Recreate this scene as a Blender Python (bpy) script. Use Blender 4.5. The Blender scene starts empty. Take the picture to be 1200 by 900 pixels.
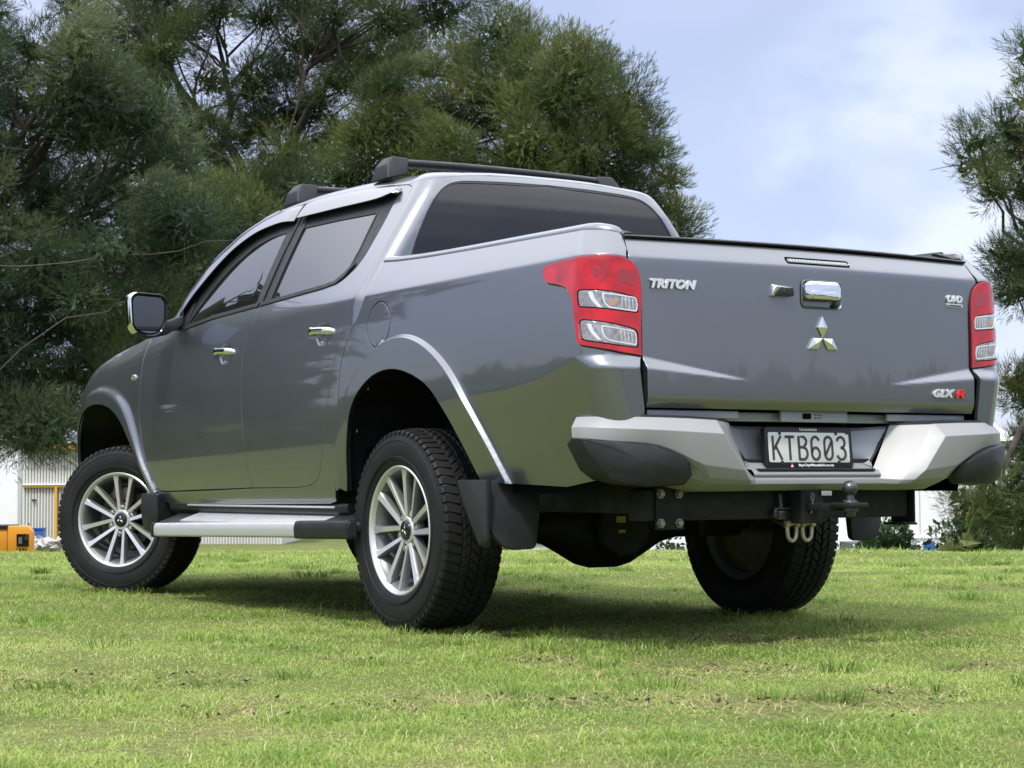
import bpy, bmesh, math, random
import numpy as np
from mathutils import Vector, Matrix
from mathutils.geometry import delaunay_2d_cdt
PI = math.pi
S = bpy.context.scene
C = S.collection
rng = np.random.default_rng(7)

# ------------------------------------------------------------------ camera
cam = bpy.data.objects.new('camera', bpy.data.cameras.new('camera'))
C.objects.link(cam); S.camera = cam
CP = np.array([-4.1052, -6.0777, .5299]); YAW, PIT, ROL = .5471, .0536, -.0055
fw = np.array([math.sin(YAW)*math.cos(PIT), math.cos(YAW)*math.cos(PIT), math.sin(PIT)])
rt = np.cross(fw, [0, 0, 1]); rt /= np.linalg.norm(rt); up = np.cross(rt, fw)
rt, up = math.cos(ROL)*rt+math.sin(ROL)*up, -math.sin(ROL)*rt+math.cos(ROL)*up
cam.matrix_world = Matrix(((rt[0], up[0], -fw[0], CP[0]), (rt[1], up[1], -fw[1], CP[1]), (rt[2], up[2], -fw[2], CP[2]), (0, 0, 0, 1)))
cam.data.sensor_width = 36; cam.data.lens = 2205.98/1200*36
cam.data.clip_start = .05; cam.data.clip_end = 5000
cam.data.dof.use_dof = True; cam.data.dof.focus_distance = 7.2; cam.data.dof.aperture_fstop = 20.0

# ------------------------------------------------------------------ sun and sky
SUN = Vector((-.55, -.45, 1.0)).normalized()
sun = bpy.data.objects.new('sun', bpy.data.lights.new('sun', 'SUN')); C.objects.link(sun)
sun.rotation_euler = SUN.to_track_quat('Z', 'Y').to_euler()
sun.data.energy = 2.7; sun.data.angle = math.radians(6); sun.data.color = (1, .955, .88)
S.view_settings.view_transform = 'Standard'; S.view_settings.look = 'None'
S.view_settings.exposure = .26; S.view_settings.gamma = 1
W = bpy.data.worlds.new('World'); S.world = W; W.use_nodes = True
def world():
    nt = W.node_tree; nt.nodes.clear(); N = nt.nodes.new; L = nt.links.new
    out = N('ShaderNodeOutputWorld'); bg = N('ShaderNodeBackground'); bg.inputs[1].default_value = .11
    sky = N('ShaderNodeTexSky'); sky.sky_type = 'NISHITA'; sky.sun_disc = False
    sky.sun_elevation = math.asin(SUN.z); sky.sun_rotation = math.atan2(SUN.x, SUN.y)
    sky.air_density = 1.0; sky.dust_density = .6; sky.ozone_density = 2.0
    tc = N('ShaderNodeTexCoord')
    sep = N('ShaderNodeSeparateXYZ'); L(tc.outputs['Generated'], sep.inputs[0])
    def math_(op, a, b=None):
        m = N('ShaderNodeMath'); m.operation = op
        for i, v in enumerate((a, b)):
            if v is None: continue
            if isinstance(v, (int, float)): m.inputs[i].default_value = v
            else: L(v, m.inputs[i])
        return m.outputs[0]
    zz = math_('ADD', math_('MAXIMUM', sep.outputs[2], 0), .22)
    cx, cy = math_('DIVIDE', sep.outputs[0], zz), math_('DIVIDE', sep.outputs[1], zz)
    comb = N('ShaderNodeCombineXYZ'); L(cx, comb.inputs[0]); L(cy, comb.inputs[1])
    def noise(scale, det, rough, off=(0, 0, 0), dist=0., flat=False):
        mp = N('ShaderNodeMapping'); mp.inputs['Location'].default_value = off; L(comb.outputs[0] if flat else tc.outputs['Generated'], mp.inputs[0])
        if not flat: mp.inputs['Scale'].default_value = (1, 1, 1.7)
        n = N('ShaderNodeTexNoise'); n.inputs['Scale'].default_value = scale; n.inputs['Detail'].default_value = det
        n.inputs['Roughness'].default_value = rough; n.inputs['Distortion'].default_value = dist
        L(mp.outputs[0], n.inputs['Vector']); return n.outputs['Fac']
    def ramp(v, stops):
        r = N('ShaderNodeValToRGB'); r.color_ramp.interpolation = 'EASE'
        for i, (p_, c_) in enumerate(stops):
            e = r.color_ramp.elements[i] if i < 2 else r.color_ramp.elements.new(p_)
            e.position = p_; e.color = c_ if len(c_) == 4 else (*c_, 1)
        L(v, r.inputs[0]); return r.outputs[0]
    veil = ramp(noise(2.6, 3, .45, (3.1, .4, 0), .4), [(.36, (.55,)*3), (.62, (.96,)*3)])
    puff = ramp(noise(4.0, 6, .5, (1.3, 4.2, 0), .3), [(.50, (0,)*3), (.72, (1,)*3)])
    low = ramp(sep.outputs[2], [(.03, (1,)*3), (.45, (0.35,)*3)])
    def mix(f, a, b):
        m = N('ShaderNodeMix'); m.data_type = 'RGBA'
        for s_, v in ((0, f), (6, a), (7, b)):
            if isinstance(v, tuple): m.inputs[s_].default_value = (*v, 1)
            elif isinstance(v, (int, float)): m.inputs[s_].default_value = v
            else: L(v, m.inputs[s_])
        return m.outputs[2]
    c1 = mix(veil, sky.outputs[0], (5.35, 5.85, 8.15))
    high = ramp(sep.outputs[2], [(.26, (0,)*3), (.66, (.92,)*3)])
    c1 = mix(high, c1, (17.5, 18.0, 19.5))
    c2 = mix(math_('MULTIPLY', puff, math_('MULTIPLY', low, .75)), c1, (6.4, 7.0, 8.7))
    dn = N('ShaderNodeVectorMath'); dn.operation = 'DOT_PRODUCT'; L(tc.outputs['Generated'], dn.inputs[0])
    a_ = CP*0+fw+rt*(1110-600)/2205.98-up*(235-450)/2205.98; dn.inputs[1].default_value = tuple(a_/np.linalg.norm(a_))
    near = ramp(dn.outputs['Value'], [(.9905, (0,)*3), (.9992, (1,)*3)])
    edge = ramp(noise(9, 6, .5, (.2, 2.2, 0), .15), [(.36, (0,)*3), (.60, (1,)*3)])
    c2 = mix(math_('MULTIPLY', near, math_('MULTIPLY', edge, .85)), c2, (7.0, 7.7, 9.0))
    L(c2, bg.inputs[0]); L(bg.outputs[0], out.inputs[0])
world()

# ------------------------------------------------------------------ object helpers
def tag(o, label=None, cat=None, group=None, kind=None):
    for k, v in (('label', label), ('category', cat), ('group', group), ('kind', kind)):
        if v: o[k] = v
    return o
def empty(name, loc=(0, 0, 0), rz=0.):
    o = bpy.data.objects.new(name, None); o.location = loc; o.rotation_euler[2] = rz
    o.empty_display_size = .2; C.objects.link(o); return o
def link(name, me, mat=None, parent=None, loc=None, rot=None):
    o = bpy.data.objects.new(name, me); C.objects.link(o)
    if mat is not None and not me.materials: me.materials.append(mat)
    if parent is not None: o.parent = parent
    if loc is not None: o.location = loc
    if rot is not None: o.rotation_euler = rot
    return o
def mesh(name, V, F, N=None, ang=35):
    me = bpy.data.meshes.new(name)
    me.from_pydata([tuple(map(float, v)) for v in V], [], [tuple(map(int, f)) for f in F])
    me.update()
    if len(me.polygons): me.polygons.foreach_set('use_smooth', [True]*len(me.polygons))
    if N is not None: me.normals_split_custom_set_from_vertices([tuple(map(float, n)) for n in N])
    elif ang is not None: me.set_sharp_from_angle(angle=math.radians(ang))
    return me
def fast_tris(name, V, F, col=None, cname='tint', mat_idx=None):
    """V (n,3), F (m,3 or 4) arrays; per-vertex float attribute tint"""
    me = bpy.data.meshes.new(name); V = np.asarray(V, np.float32); F = np.asarray(F, np.int32); k = F.shape[1]
    me.vertices.add(len(V)); me.vertices.foreach_set('co', V.ravel())
    me.loops.add(F.size); me.loops.foreach_set('vertex_index', F.ravel())
    me.polygons.add(len(F)); me.polygons.foreach_set('loop_start', np.arange(0, F.size, k, dtype=np.int32))
    if mat_idx is not None: me.polygons.foreach_set('material_index', np.asarray(mat_idx, np.int32))
    me.update(calc_edges=True)
    if col is not None:
        a = me.attributes.new(cname, 'FLOAT', 'POINT'); a.data.foreach_set('value', np.asarray(col, np.float32))
    return me
def mirror_xf(V): V = np.array(V, float); V[:, 0] *= -1; return V
def bm_obj(name, bm, mat, parent=None, ang=35, loc=None, rot=None):
    me = bpy.data.meshes.new(name); bm.normal_update(); bm.to_mesh(me); bm.free()
    me.polygons.foreach_set('use_smooth', [True]*len(me.polygons)); me.set_sharp_from_angle(angle=math.radians(ang))
    return link(name, me, mat, parent, loc, rot)
def add_box(bm, c, s, bev=0., M=None, seg=2):
    r = bmesh.ops.create_cube(bm, size=1); vs = r['verts']
    bmesh.ops.scale(bm, vec=s, verts=vs)
    if bev:
        es = list({e for v in vs for e in v.link_edges})
        vs = list({v for f in bmesh.ops.bevel(bm, geom=es, offset=bev, segments=seg, affect='EDGES', profile=.5)['faces'] for v in f.verts} | {v for v in vs if v.is_valid})
    if M is not None: bmesh.ops.transform(bm, matrix=M, verts=vs)
    bmesh.ops.translate(bm, vec=c, verts=vs); return vs
def add_hull(bm, pts, bev=0., seg=2):
    """convex solid from points, bevelled"""
    vs = [bm.verts.new(p) for p in pts]
    r = bmesh.ops.convex_hull(bm, input=vs)
    bad = [g for g in r['geom_interior'] if isinstance(g, bmesh.types.BMVert)]
    if bad: bmesh.ops.delete(bm, geom=bad, context='VERTS')
    vs = [v for v in vs if v.is_valid]
    es = list({e for v in vs for e in v.link_edges})
    bmesh.ops.dissolve_limit(bm, angle_limit=math.radians(4), verts=vs, edges=es)
    vs = [v for v in vs if v.is_valid]
    es = list({e for v in vs for e in v.link_edges})
    if bev: bmesh.ops.bevel(bm, geom=es, offset=bev, segments=seg, affect='EDGES', profile=.5, clamp_overlap=True)
def add_tube(bm, pts, r, n=10, cap=True):
    pts = [Vector(p) for p in pts]; rr = r if hasattr(r, '__len__') else [r]*len(pts)
    rings = []; prev = None
    for i, p_ in enumerate(pts):
        t = (pts[min(i+1, len(pts)-1)]-pts[max(i-1, 0)]).normalized()
        a = prev if prev is not None else (Vector((0, 0, 1)) if abs(t.z) < .9 else Vector((1, 0, 0)))
        u = (a-t*a.dot(t)).normalized(); w = t.cross(u); prev = u
        rings.append([bm.verts.new(p_+(u*math.cos(2*PI*k/n)+w*math.sin(2*PI*k/n))*rr[i]) for k in range(n)])
    for A, B in zip(rings, rings[1:]):
        for k in range(n): bm.faces.new((A[k], A[(k+1) % n], B[(k+1) % n], B[k]))
    if cap: bm.faces.new(rings[0][::-1]); bm.faces.new(rings[-1])
def add_lathe(bm, prof, n=48, axis='x', M=None):
    """prof: (along axis, radius)"""
    rings = []
    for o, r in prof:
        ring = []
        for k in range(n):
            a = 2*PI*k/n; p_ = Vector((o, r*math.cos(a), r*math.sin(a)))
            if axis == 'z': p_ = Vector((r*math.cos(a), r*math.sin(a), o))
            if axis == 'y': p_ = Vector((r*math.cos(a), o, r*math.sin(a)))
            ring.append(bm.verts.new(M @ p_ if M else p_))
        rings.append(ring)
    for A, B in zip(rings, rings[1:]):
        for k in range(n): bm.faces.new((A[k], A[(k+1) % n], B[(k+1) % n], B[k]))
    return rings
def cap_ring(bm, ring, flip=False): bm.faces.new(ring[::-1] if flip else ring)
def add_prism(bm, poly, M, h, bev=0.):
    """poly 2-D outline extruded from 0 to h along local z, placed by M"""
    a = [bm.verts.new(M @ Vector((x, y, 0))) for x, y in poly]; b = [bm.verts.new(M @ Vector((x, y, h))) for x, y in poly]
    n = len(poly); f1 = bm.faces.new(a[::-1]); f2 = bm.faces.new(b)
    for k in range(n): bm.faces.new((a[k], a[(k+1) % n], b[(k+1) % n], b[k]))
    if bev: bmesh.ops.bevel(bm, geom=list(f2.edges), offset=bev, segments=2, affect='EDGES', profile=.5)
def basis(o, x, y):
    x, y = Vector(x).normalized(), Vector(y); y = (y-x*y.dot(x)).normalized(); z = x.cross(y)
    return Matrix(((x.x, y.x, z.x, o[0]), (x.y, y.y, z.y, o[1]), (x.z, y.z, z.z, o[2]), (0, 0, 0, 1)))
def recalc(bm): bmesh.ops.recalc_face_normals(bm, faces=bm.faces[:])

# ------------------------------------------------------------------ materials
MATS = {}
def mat(name, col, rough=.5, metal=0., coat=0., coat_r=.03, spec=.5, ior=None, noise=None, bump=None, trans=0., aniso=None):
    """noise=(scale, amount, second colour or None, rough_amount); bump=(scale, strength, distance)"""
    if name in MATS: return MATS[name]
    m = bpy.data.materials.new(name); m.use_nodes = True; nt = m.node_tree; b = nt.nodes['Principled BSDF']
    b.inputs['Base Color'].default_value = (*col, 1); b.inputs['Roughness'].default_value = rough
    b.inputs['Metallic'].default_value = metal; b.inputs['Coat Weight'].default_value = coat; b.inputs['Coat Roughness'].default_value = coat_r
    b.inputs['Specular IOR Level'].default_value = spec; b.inputs['Transmission Weight'].default_value = trans
    if ior: b.inputs['IOR'].default_value = ior
    tc = nt.nodes.new('ShaderNodeTexCoord')
    def nz(scale, det=5, rough_=.6):
        n = nt.nodes.new('ShaderNodeTexNoise'); n.inputs['Scale'].default_value = scale; n.inputs['Detail'].default_value = det
        n.inputs['Roughness'].default_value = rough_; nt.links.new(tc.outputs['Object'], n.inputs['Vector']); return n.outputs['Fac']
    if noise:
        sc, amt, c2, ra = noise; f = nz(sc)
        mx = nt.nodes.new('ShaderNodeMix'); mx.data_type = 'RGBA'; mr = nt.nodes.new('ShaderNodeMapRange')
        mr.inputs[1].default_value = .35; mr.inputs[2].default_value = .7; mr.inputs[3].default_value = 0; mr.inputs[4].default_value = amt
        nt.links.new(f, mr.inputs[0]); nt.links.new(mr.outputs[0], mx.inputs[0])
        mx.inputs[6].default_value = (*col, 1); mx.inputs[7].default_value = (*(c2 or [c*.5 for c in col]), 1)
        nt.links.new(mx.outputs[2], b.inputs['Base Color'])
        if ra:
            m2 = nt.nodes.new('ShaderNodeMapRange'); m2.inputs[1].default_value = .3; m2.inputs[2].default_value = .7
            m2.inputs[3].default_value = max(rough-ra, 0); m2.inputs[4].default_value = rough+ra
            nt.links.new(nz(sc*1.7), m2.inputs[0]); nt.links.new(m2.outputs[0], b.inputs['Roughness'])
    if bump:
        bp = nt.nodes.new('ShaderNodeBump'); bp.inputs['Strength'].default_value = bump[1]; bp.inputs['Distance'].default_value = bump[2]
        nt.links.new(nz(bump[0], 4), bp.inputs['Height']); nt.links.new(bp.outputs[0], b.inputs['Normal'])
    MATS[name] = m; return m
paint = mat('grey_metallic_paint', (.200, .211, .227), .33, .88, 1., .032, noise=(3.0, .35, (.185, .196, .211), .02))
paint.node_tree.nodes['Principled BSDF'].inputs['Coat IOR'].default_value = 1.56
black_plastic = mat('black_plastic', (.010, .0105, .012), .46, spec=.4, noise=(14, .8, (.018, .018, .02), .1), bump=(900, .15, .0006))
dark_plastic = mat('charcoal_plastic', (.016, .018, .021), .5, spec=.35, noise=(20, .7, (.026, .028, .031), .08), bump=(1200, .3, .0008))
gloss_black = mat('gloss_black', (.006, .006, .007), .12, coat=.5)
seal = mat('rubber_seal', (.010, .010, .011), .45)
void = mat('dark_interior', (.004, .004, .004), .9, spec=.1)
rubber = mat('tyre_rubber', (.0075, .0075, .0085), .6, spec=.3, noise=(9, .8, (.015, .0147, .014), .12), bump=(260, .25, .001))
chrome = mat('chrome', (.86, .87, .88), .055, 1.)
alloy = mat('machined_alloy', (.66, .665, .67), .30, .62, .4, noise=(6, .3, (.62, .62, .62), .03))
alloy_dark = mat('alloy_barrel', (.19, .192, .195), .42, .6, noise=(7, .4, (.15, .15, .147), .05))
silver = mat('silver_bumper_paint', (.275, .28, .285), .50, .15, .12, .3, noise=(5, .4, (.25, .255, .26), .04))
alum = mat('brushed_aluminium', (.62, .635, .65), .36, .45, noise=(18, .5, (.55, .56, .58), .08))
grey_plastic = mat('grey_recess_plastic', (.30, .32, .35), .42, .2, .3)
glass_side = mat('tinted_side_glass', (.012, .013, .014), .012, 0, ior=2.15)
glass_rear = mat('tinted_rear_glass', (.010, .011, .013), .015, 0, ior=1.52)
glass_mirror = mat('mirror_glass', (.24, .27, .30), .01, 1.)
smoke = mat('smoked_acrylic', (.075, .070, .075), .2, 0, coat=1., coat_r=.08, ior=1.8)
frame_m = mat('chassis_black', (.008, .009, .011), .6, spec=.3, noise=(12, .9, (.020, .019, .017), .15), bump=(60, .3, .002))
bolt_m = mat('zinc_bolt', (.34, .33, .28), .45, .8, noise=(90, .8, (.18, .15, .09), .1))
shackle_m = mat('galvanised_steel', (.50, .47, .38), .45, .7, noise=(60, .7, (.36, .31, .2), .1))
steel_m = mat('towball_steel', (.10, .10, .105), .32, .9)
red_lens = mat('red_lens', (.56, .005, .010), .07, 0, .8, .01, spec=.35, noise=(16, .9, (.24, .002, .005), 0))
red_dark = mat('red_lens_deep', (.30, .006, .010), .09, 0, 1.)
badge_m = mat('badge_silver', (.74, .75, .76), .24, .6, .5)
clear_lens = mat('clear_lens', (.46, .45, .44), .10, .55, 1., .01, noise=(60, .9, (.16, .14, .13), .05))
lens_white = mat('reflector_bright', (.80, .80, .80), .16, .5, 1.)
amber = mat('amber_bulb', (.46, .24, .12), .2, 0, 1.)
red_plain = mat('red_letter', (.62, .02, .02), .25, 0, .6)
plate_white = mat('plate_white', (.62, .66, .63), .35, 0, .2, noise=(8, .3, (.56, .60, .57), 0))
plate_black = mat('plate_letter', (.045, .030, .032), .45)
white_ink = mat('white_print', (.75, .75, .75), .5)
yellow_ink = mat('yellow_sticker', (.42, .36, .08), .55)
# ------------------------------------------------------------------ body surfaces of the truck (half width as a function of y and z)
def sp(t,d): return .5*(t+np.sqrt(t*t+d*d))
def sst(t): t=np.clip(t,0,1); return t*t*(3-2*t)
RC=(-.03,.45)
_ro=np.array([(-.70,.50),(-.679,.545),(-.573,.727),(-.487,.847),(-.368,.956),(-.214,1.041),(-.053,1.08),(.116,1.064),(.24,1.012),(.36,.92),(.45,.80),(.52,.66),(.545,.50)])
_ri=np.array([(-.54,.48),(-.523,.532),(-.447,.672),(-.358,.793),(-.235,.889),(-.043,.948),(.126,.947),(.266,.897),(.359,.82),(.411,.691),(.448,.512),(.45,.48)])
FC=(3.14,.45)
_fo=np.array([(2.42,.42),(2.50,.5),(2.645,.655),(2.742,.825),(2.845,.945),(3.01,1.022),(3.20,1.054),(3.38,1.045),(3.55,.99),(3.70,.88),(3.80,.75),(3.835,.6),(3.845,.45)])
_fi=np.array([(2.52,.43),(2.555,.492),(2.69,.64),(2.805,.757),(2.935,.862),(3.09,.928),(3.25,.953),(3.41,.946),(3.55,.900),(3.66,.81),(3.725,.67),(3.745,.5),(3.745,.43)])
def polar(pts,c):
    d=pts-np.array(c); th=np.arctan2(d[:,1],d[:,0]); r=np.hypot(d[:,0],d[:,1]); o=np.argsort(th); return th[o],r[o]
def dense(pts,n=8):
    p=np.asarray(pts,float); q=np.vstack([2*p[0]-p[1],p,2*p[-1]-p[-2]]); out=[]
    for i in range(1,len(q)-2):
        a,b,c,d=q[i-1:i+3]
        for k in range(n):
            t=k/n; out.append(.5*((2*b)+(-a+c)*t+(2*a-5*b+4*c-d)*t*t+(-a+3*b-3*c+d)*t**3))
    return np.vstack(out+[p[-1]])
RO,RI,FO,FI=[polar(dense(a),c) for a,c in ((_ro,RC),(_ri,RC),(_fo,FC),(_fi,FC))]
def flare_pts(c,O,I,rhos,n=150):
    th=np.linspace(-.35,np.pi+.35,n); ro=np.interp(th,*O); ri=np.interp(th,*I)
    return np.vstack([np.stack([c[0]+(ri+(ro-ri)*r)*np.cos(th),c[1]+(ri+(ro-ri)*r)*np.sin(th)],1) for r in rhos])
def smooth_interp(T,x):
    return np.interp(x,T[0],T[1])
def flare(y,z,c,O,I,h,w):
    dy=y-c[0];dz=z-c[1]; th=np.arctan2(dz,dy); r=np.hypot(dy,dz)
    ro=smooth_interp(O,th); ri=smooth_interp(I,th)
    rho=(r-ri)/(ro-ri)
    g=sst((1-rho)/w)
    g=np.where((th>-.6)|(th<-2.6),g,0)
    return h*np.where((dz<-.0)&((th<-.6)&(th>-2.6)),0,g)
def hw(y,z):
    y=np.asarray(y,float);z=np.asarray(z,float)
    zc=np.interp(y,[-1.5,.4,2.3,3.2,3.9],[1.247,1.25,1.185,1.13,1.0])
    dl=np.interp(y,[.2,.6,1.6],[.006,.015,.06])
    mu=np.interp(y,[-.2,.35,.9,1.5,2.2,2.7,3.1],[.5,.44,.36,.32,.34,.46,.62])
    zl=np.interp(y,[-1.30,-1.226,-.978,-.767,-.543,.4,.5,2.6],[.915,.93,.867,.84,.83,.75,.60,.60])
    ml=np.interp(y,[-.6,-.2,.6],[.20,.10,.14])
    dll=np.interp(y,[-.6,-.1,.6],[.010,.05,.10])
    x=.892-np.where(z>.95,np.interp(y,[.2,1.2],[.20,.14]),.08)*(z-.95)**2-mu*sp(z-zc,dl)-ml*sp(zl-z,dll)
    x=x-1.0*np.clip(.50-z,0,1)**1.5*.9
    t=np.clip(y-3.42,0,2); x=x-.50*t**2
    x=x+flare(y,z,RC,RO,RI,.020,.11)+flare(y,z,FC,FO,FI,.019,.50)
    return x
def yr(z):
    return -1.272+.75*sp(z-1.245,.008)-.0*z
def bump(z): return sst((.935-z)/.045)
def bedP(s,z,r=.10):
    s=np.asarray(s,float);z=np.asarray(z,float)
    Y=yr(z)-.026*bump(z); s0=Y+r; x0=hw(np.maximum(s,s0),z); xc=hw(s0,z)
    a=np.clip((s0-s)/r,0,np.pi/2); d=np.maximum(s0-s-r*np.pi/2,0)
    x=np.where(s>=s0,x0,xc-r*(1-np.cos(a))-d)
    y=np.where(s>=s0,s,s0-r*np.sin(a)-.08*d)
    return np.stack([-x,y,z],-1)
def ybk(z):
    return np.interp(z,[1.1,1.3,1.5,1.6,1.66,1.70,1.73,1.755,1.78,1.80],[.30,.308,.322,.334,.343,.355,.367,.383,.404,.425])
def cabP(s,z,r=.075):
    s=np.asarray(s,float);z=np.asarray(z,float)
    Y=ybk(z); s0=Y+r; x0=hw(np.maximum(s,s0),z); xc=hw(s0,z)
    a=np.clip((s0-s)/r,0,np.pi/2); d=np.maximum(s0-s-r*np.pi/2,0)
    x=np.where(s>=s0,x0,xc-r*(1-np.cos(a))-d)
    y=np.where(s>=s0,s,s0-r*np.sin(a)-.02*np.minimum(d,.3))
    return np.stack([-x,y,z],-1)
def tailP(x,z):
    x=np.asarray(x,float);z=np.asarray(z,float)
    w=np.clip((np.abs(x)-.31)/.39,0,1)
    y=yr(z)-.034*(1-(x/.70)**2)-.026*w*sst((.866+.067*w-z)/(.006+.040*w))+.55*sp(.795-z,.006)-.003
    return np.stack([x,y,z],-1)
HANDLES = ((1.640, 1.110), (.650, 1.128))
_hw0 = hw
def hw(y, z):
    x = _hw0(y, z)
    for yc, zc in HANDLES:
        q = ((np.asarray(y)-yc+.012)/.070)**2+((np.asarray(z)-zc)/.046)**2
        x = x-.020*sst((1-q)/.75)
    return x
def cabS(y, z):
    return np.stack([-hw(y, z), np.asarray(y, float)*np.ones_like(z), np.asarray(z, float)*np.ones_like(y)], -1)
def normals(P, u, v, cen):
    e = 3e-4
    n = np.cross(P(u+e, v)-P(u-e, v), P(u, v+e)-P(u, v-e)); n /= np.linalg.norm(n, axis=1)[:, None]+1e-12
    X = P(u, v); c = np.stack([np.zeros(len(X)), np.clip(X[:, 1], cen[0], cen[1]), np.full(len(X), .85)], 1)
    return n*np.sign(np.sum(n*(X-c), 1))[:, None]
def offsetP(P, d, cen=(-.9, 2.8)):
    def Q(u, v):
        u = np.asarray(u, float); v = np.asarray(v, float)
        return P(u, v)+normals(P, u, v, cen)*d
    return Q

# ------------------------------------------------------------------ sheet-metal panels cut from those surfaces
def area2(p): p = np.asarray(p); x, y = p[:, 0], p[:, 1]; return np.sum(x*np.roll(y, -1)-np.roll(x, -1)*y)
def ccw(p): p = np.asarray(p, float); return p if area2(p) > 0 else p[::-1].copy()
def resample(p, step):
    p = np.asarray(p, float); out = []
    for a, b in zip(p, np.roll(p, -1, 0)):
        n = max(1, int(math.ceil(np.hypot(*(b-a))/step)))
        out += [a+(b-a)*k/n for k in range(n)]
    return np.array(out)
def crv(pts, n=6):
    """open Catmull-Rom curve through points"""
    p = np.asarray(pts, float); q = np.vstack([2*p[0]-p[1], p, 2*p[-1]-p[-2]]); out = []
    for i in range(1, len(q)-2):
        a, b, c, d = q[i-1:i+3]
        for k in range(n):
            t = k/n; out.append(.5*((2*b)+(-a+c)*t+(2*a-5*b+4*c-d)*t*t+(-a+3*b-3*c+d)*t**3))
    out.append(p[-1]); return [tuple(o) for o in out]
def rounded(p, r, n=5):
    """polygon with rounded corners; r number or list"""
    p = np.asarray(p, float); m = len(p); rr = r if hasattr(r, '__len__') else [r]*m; out = []
    for i in range(m):
        a, b, c = p[i-1], p[i], p[(i+1) % m]; u = a-b; w = c-b; lu, lw = np.hypot(*u), np.hypot(*w)
        d = min(rr[i], .48*lu, .48*lw)
        if d < 1e-5: out.append(b); continue
        A, B = b+u/lu*d, b+w/lw*d
        for k in range(n+1):
            t = k/n; out.append((1-t)**2*A+2*t*(1-t)*b+t*t*B)
    return np.array(out)
def inset(p, d):
    """move a ccw outline inwards by d"""
    p = np.asarray(p, float); e1 = p-np.roll(p, 1, 0); e2 = np.roll(p, -1, 0)-p
    n1 = np.stack([-e1[:, 1], e1[:, 0]], 1); n2 = np.stack([-e2[:, 1], e2[:, 0]], 1)
    n1 /= np.linalg.norm(n1, axis=1)[:, None]+1e-12; n2 /= np.linalg.norm(n2, axis=1)[:, None]+1e-12
    b = n1+n2; b /= np.linalg.norm(b, axis=1)[:, None]+1e-9
    return p+b*(d/np.clip(np.sum(b*n1, 1), .5, 1))[:, None]
def inside(q, poly):
    x, y = q[:, 0], q[:, 1]; c = np.zeros(len(q), bool)
    for (x1, y1), (x2, y2) in zip(poly, np.roll(poly, -1, 0)):
        if y1 == y2: continue
        c ^= ((y1 > y) != (y2 > y)) & (x < (x2-x1)*(y-y1)/(y2-y1)+x1)
    return c
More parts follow.
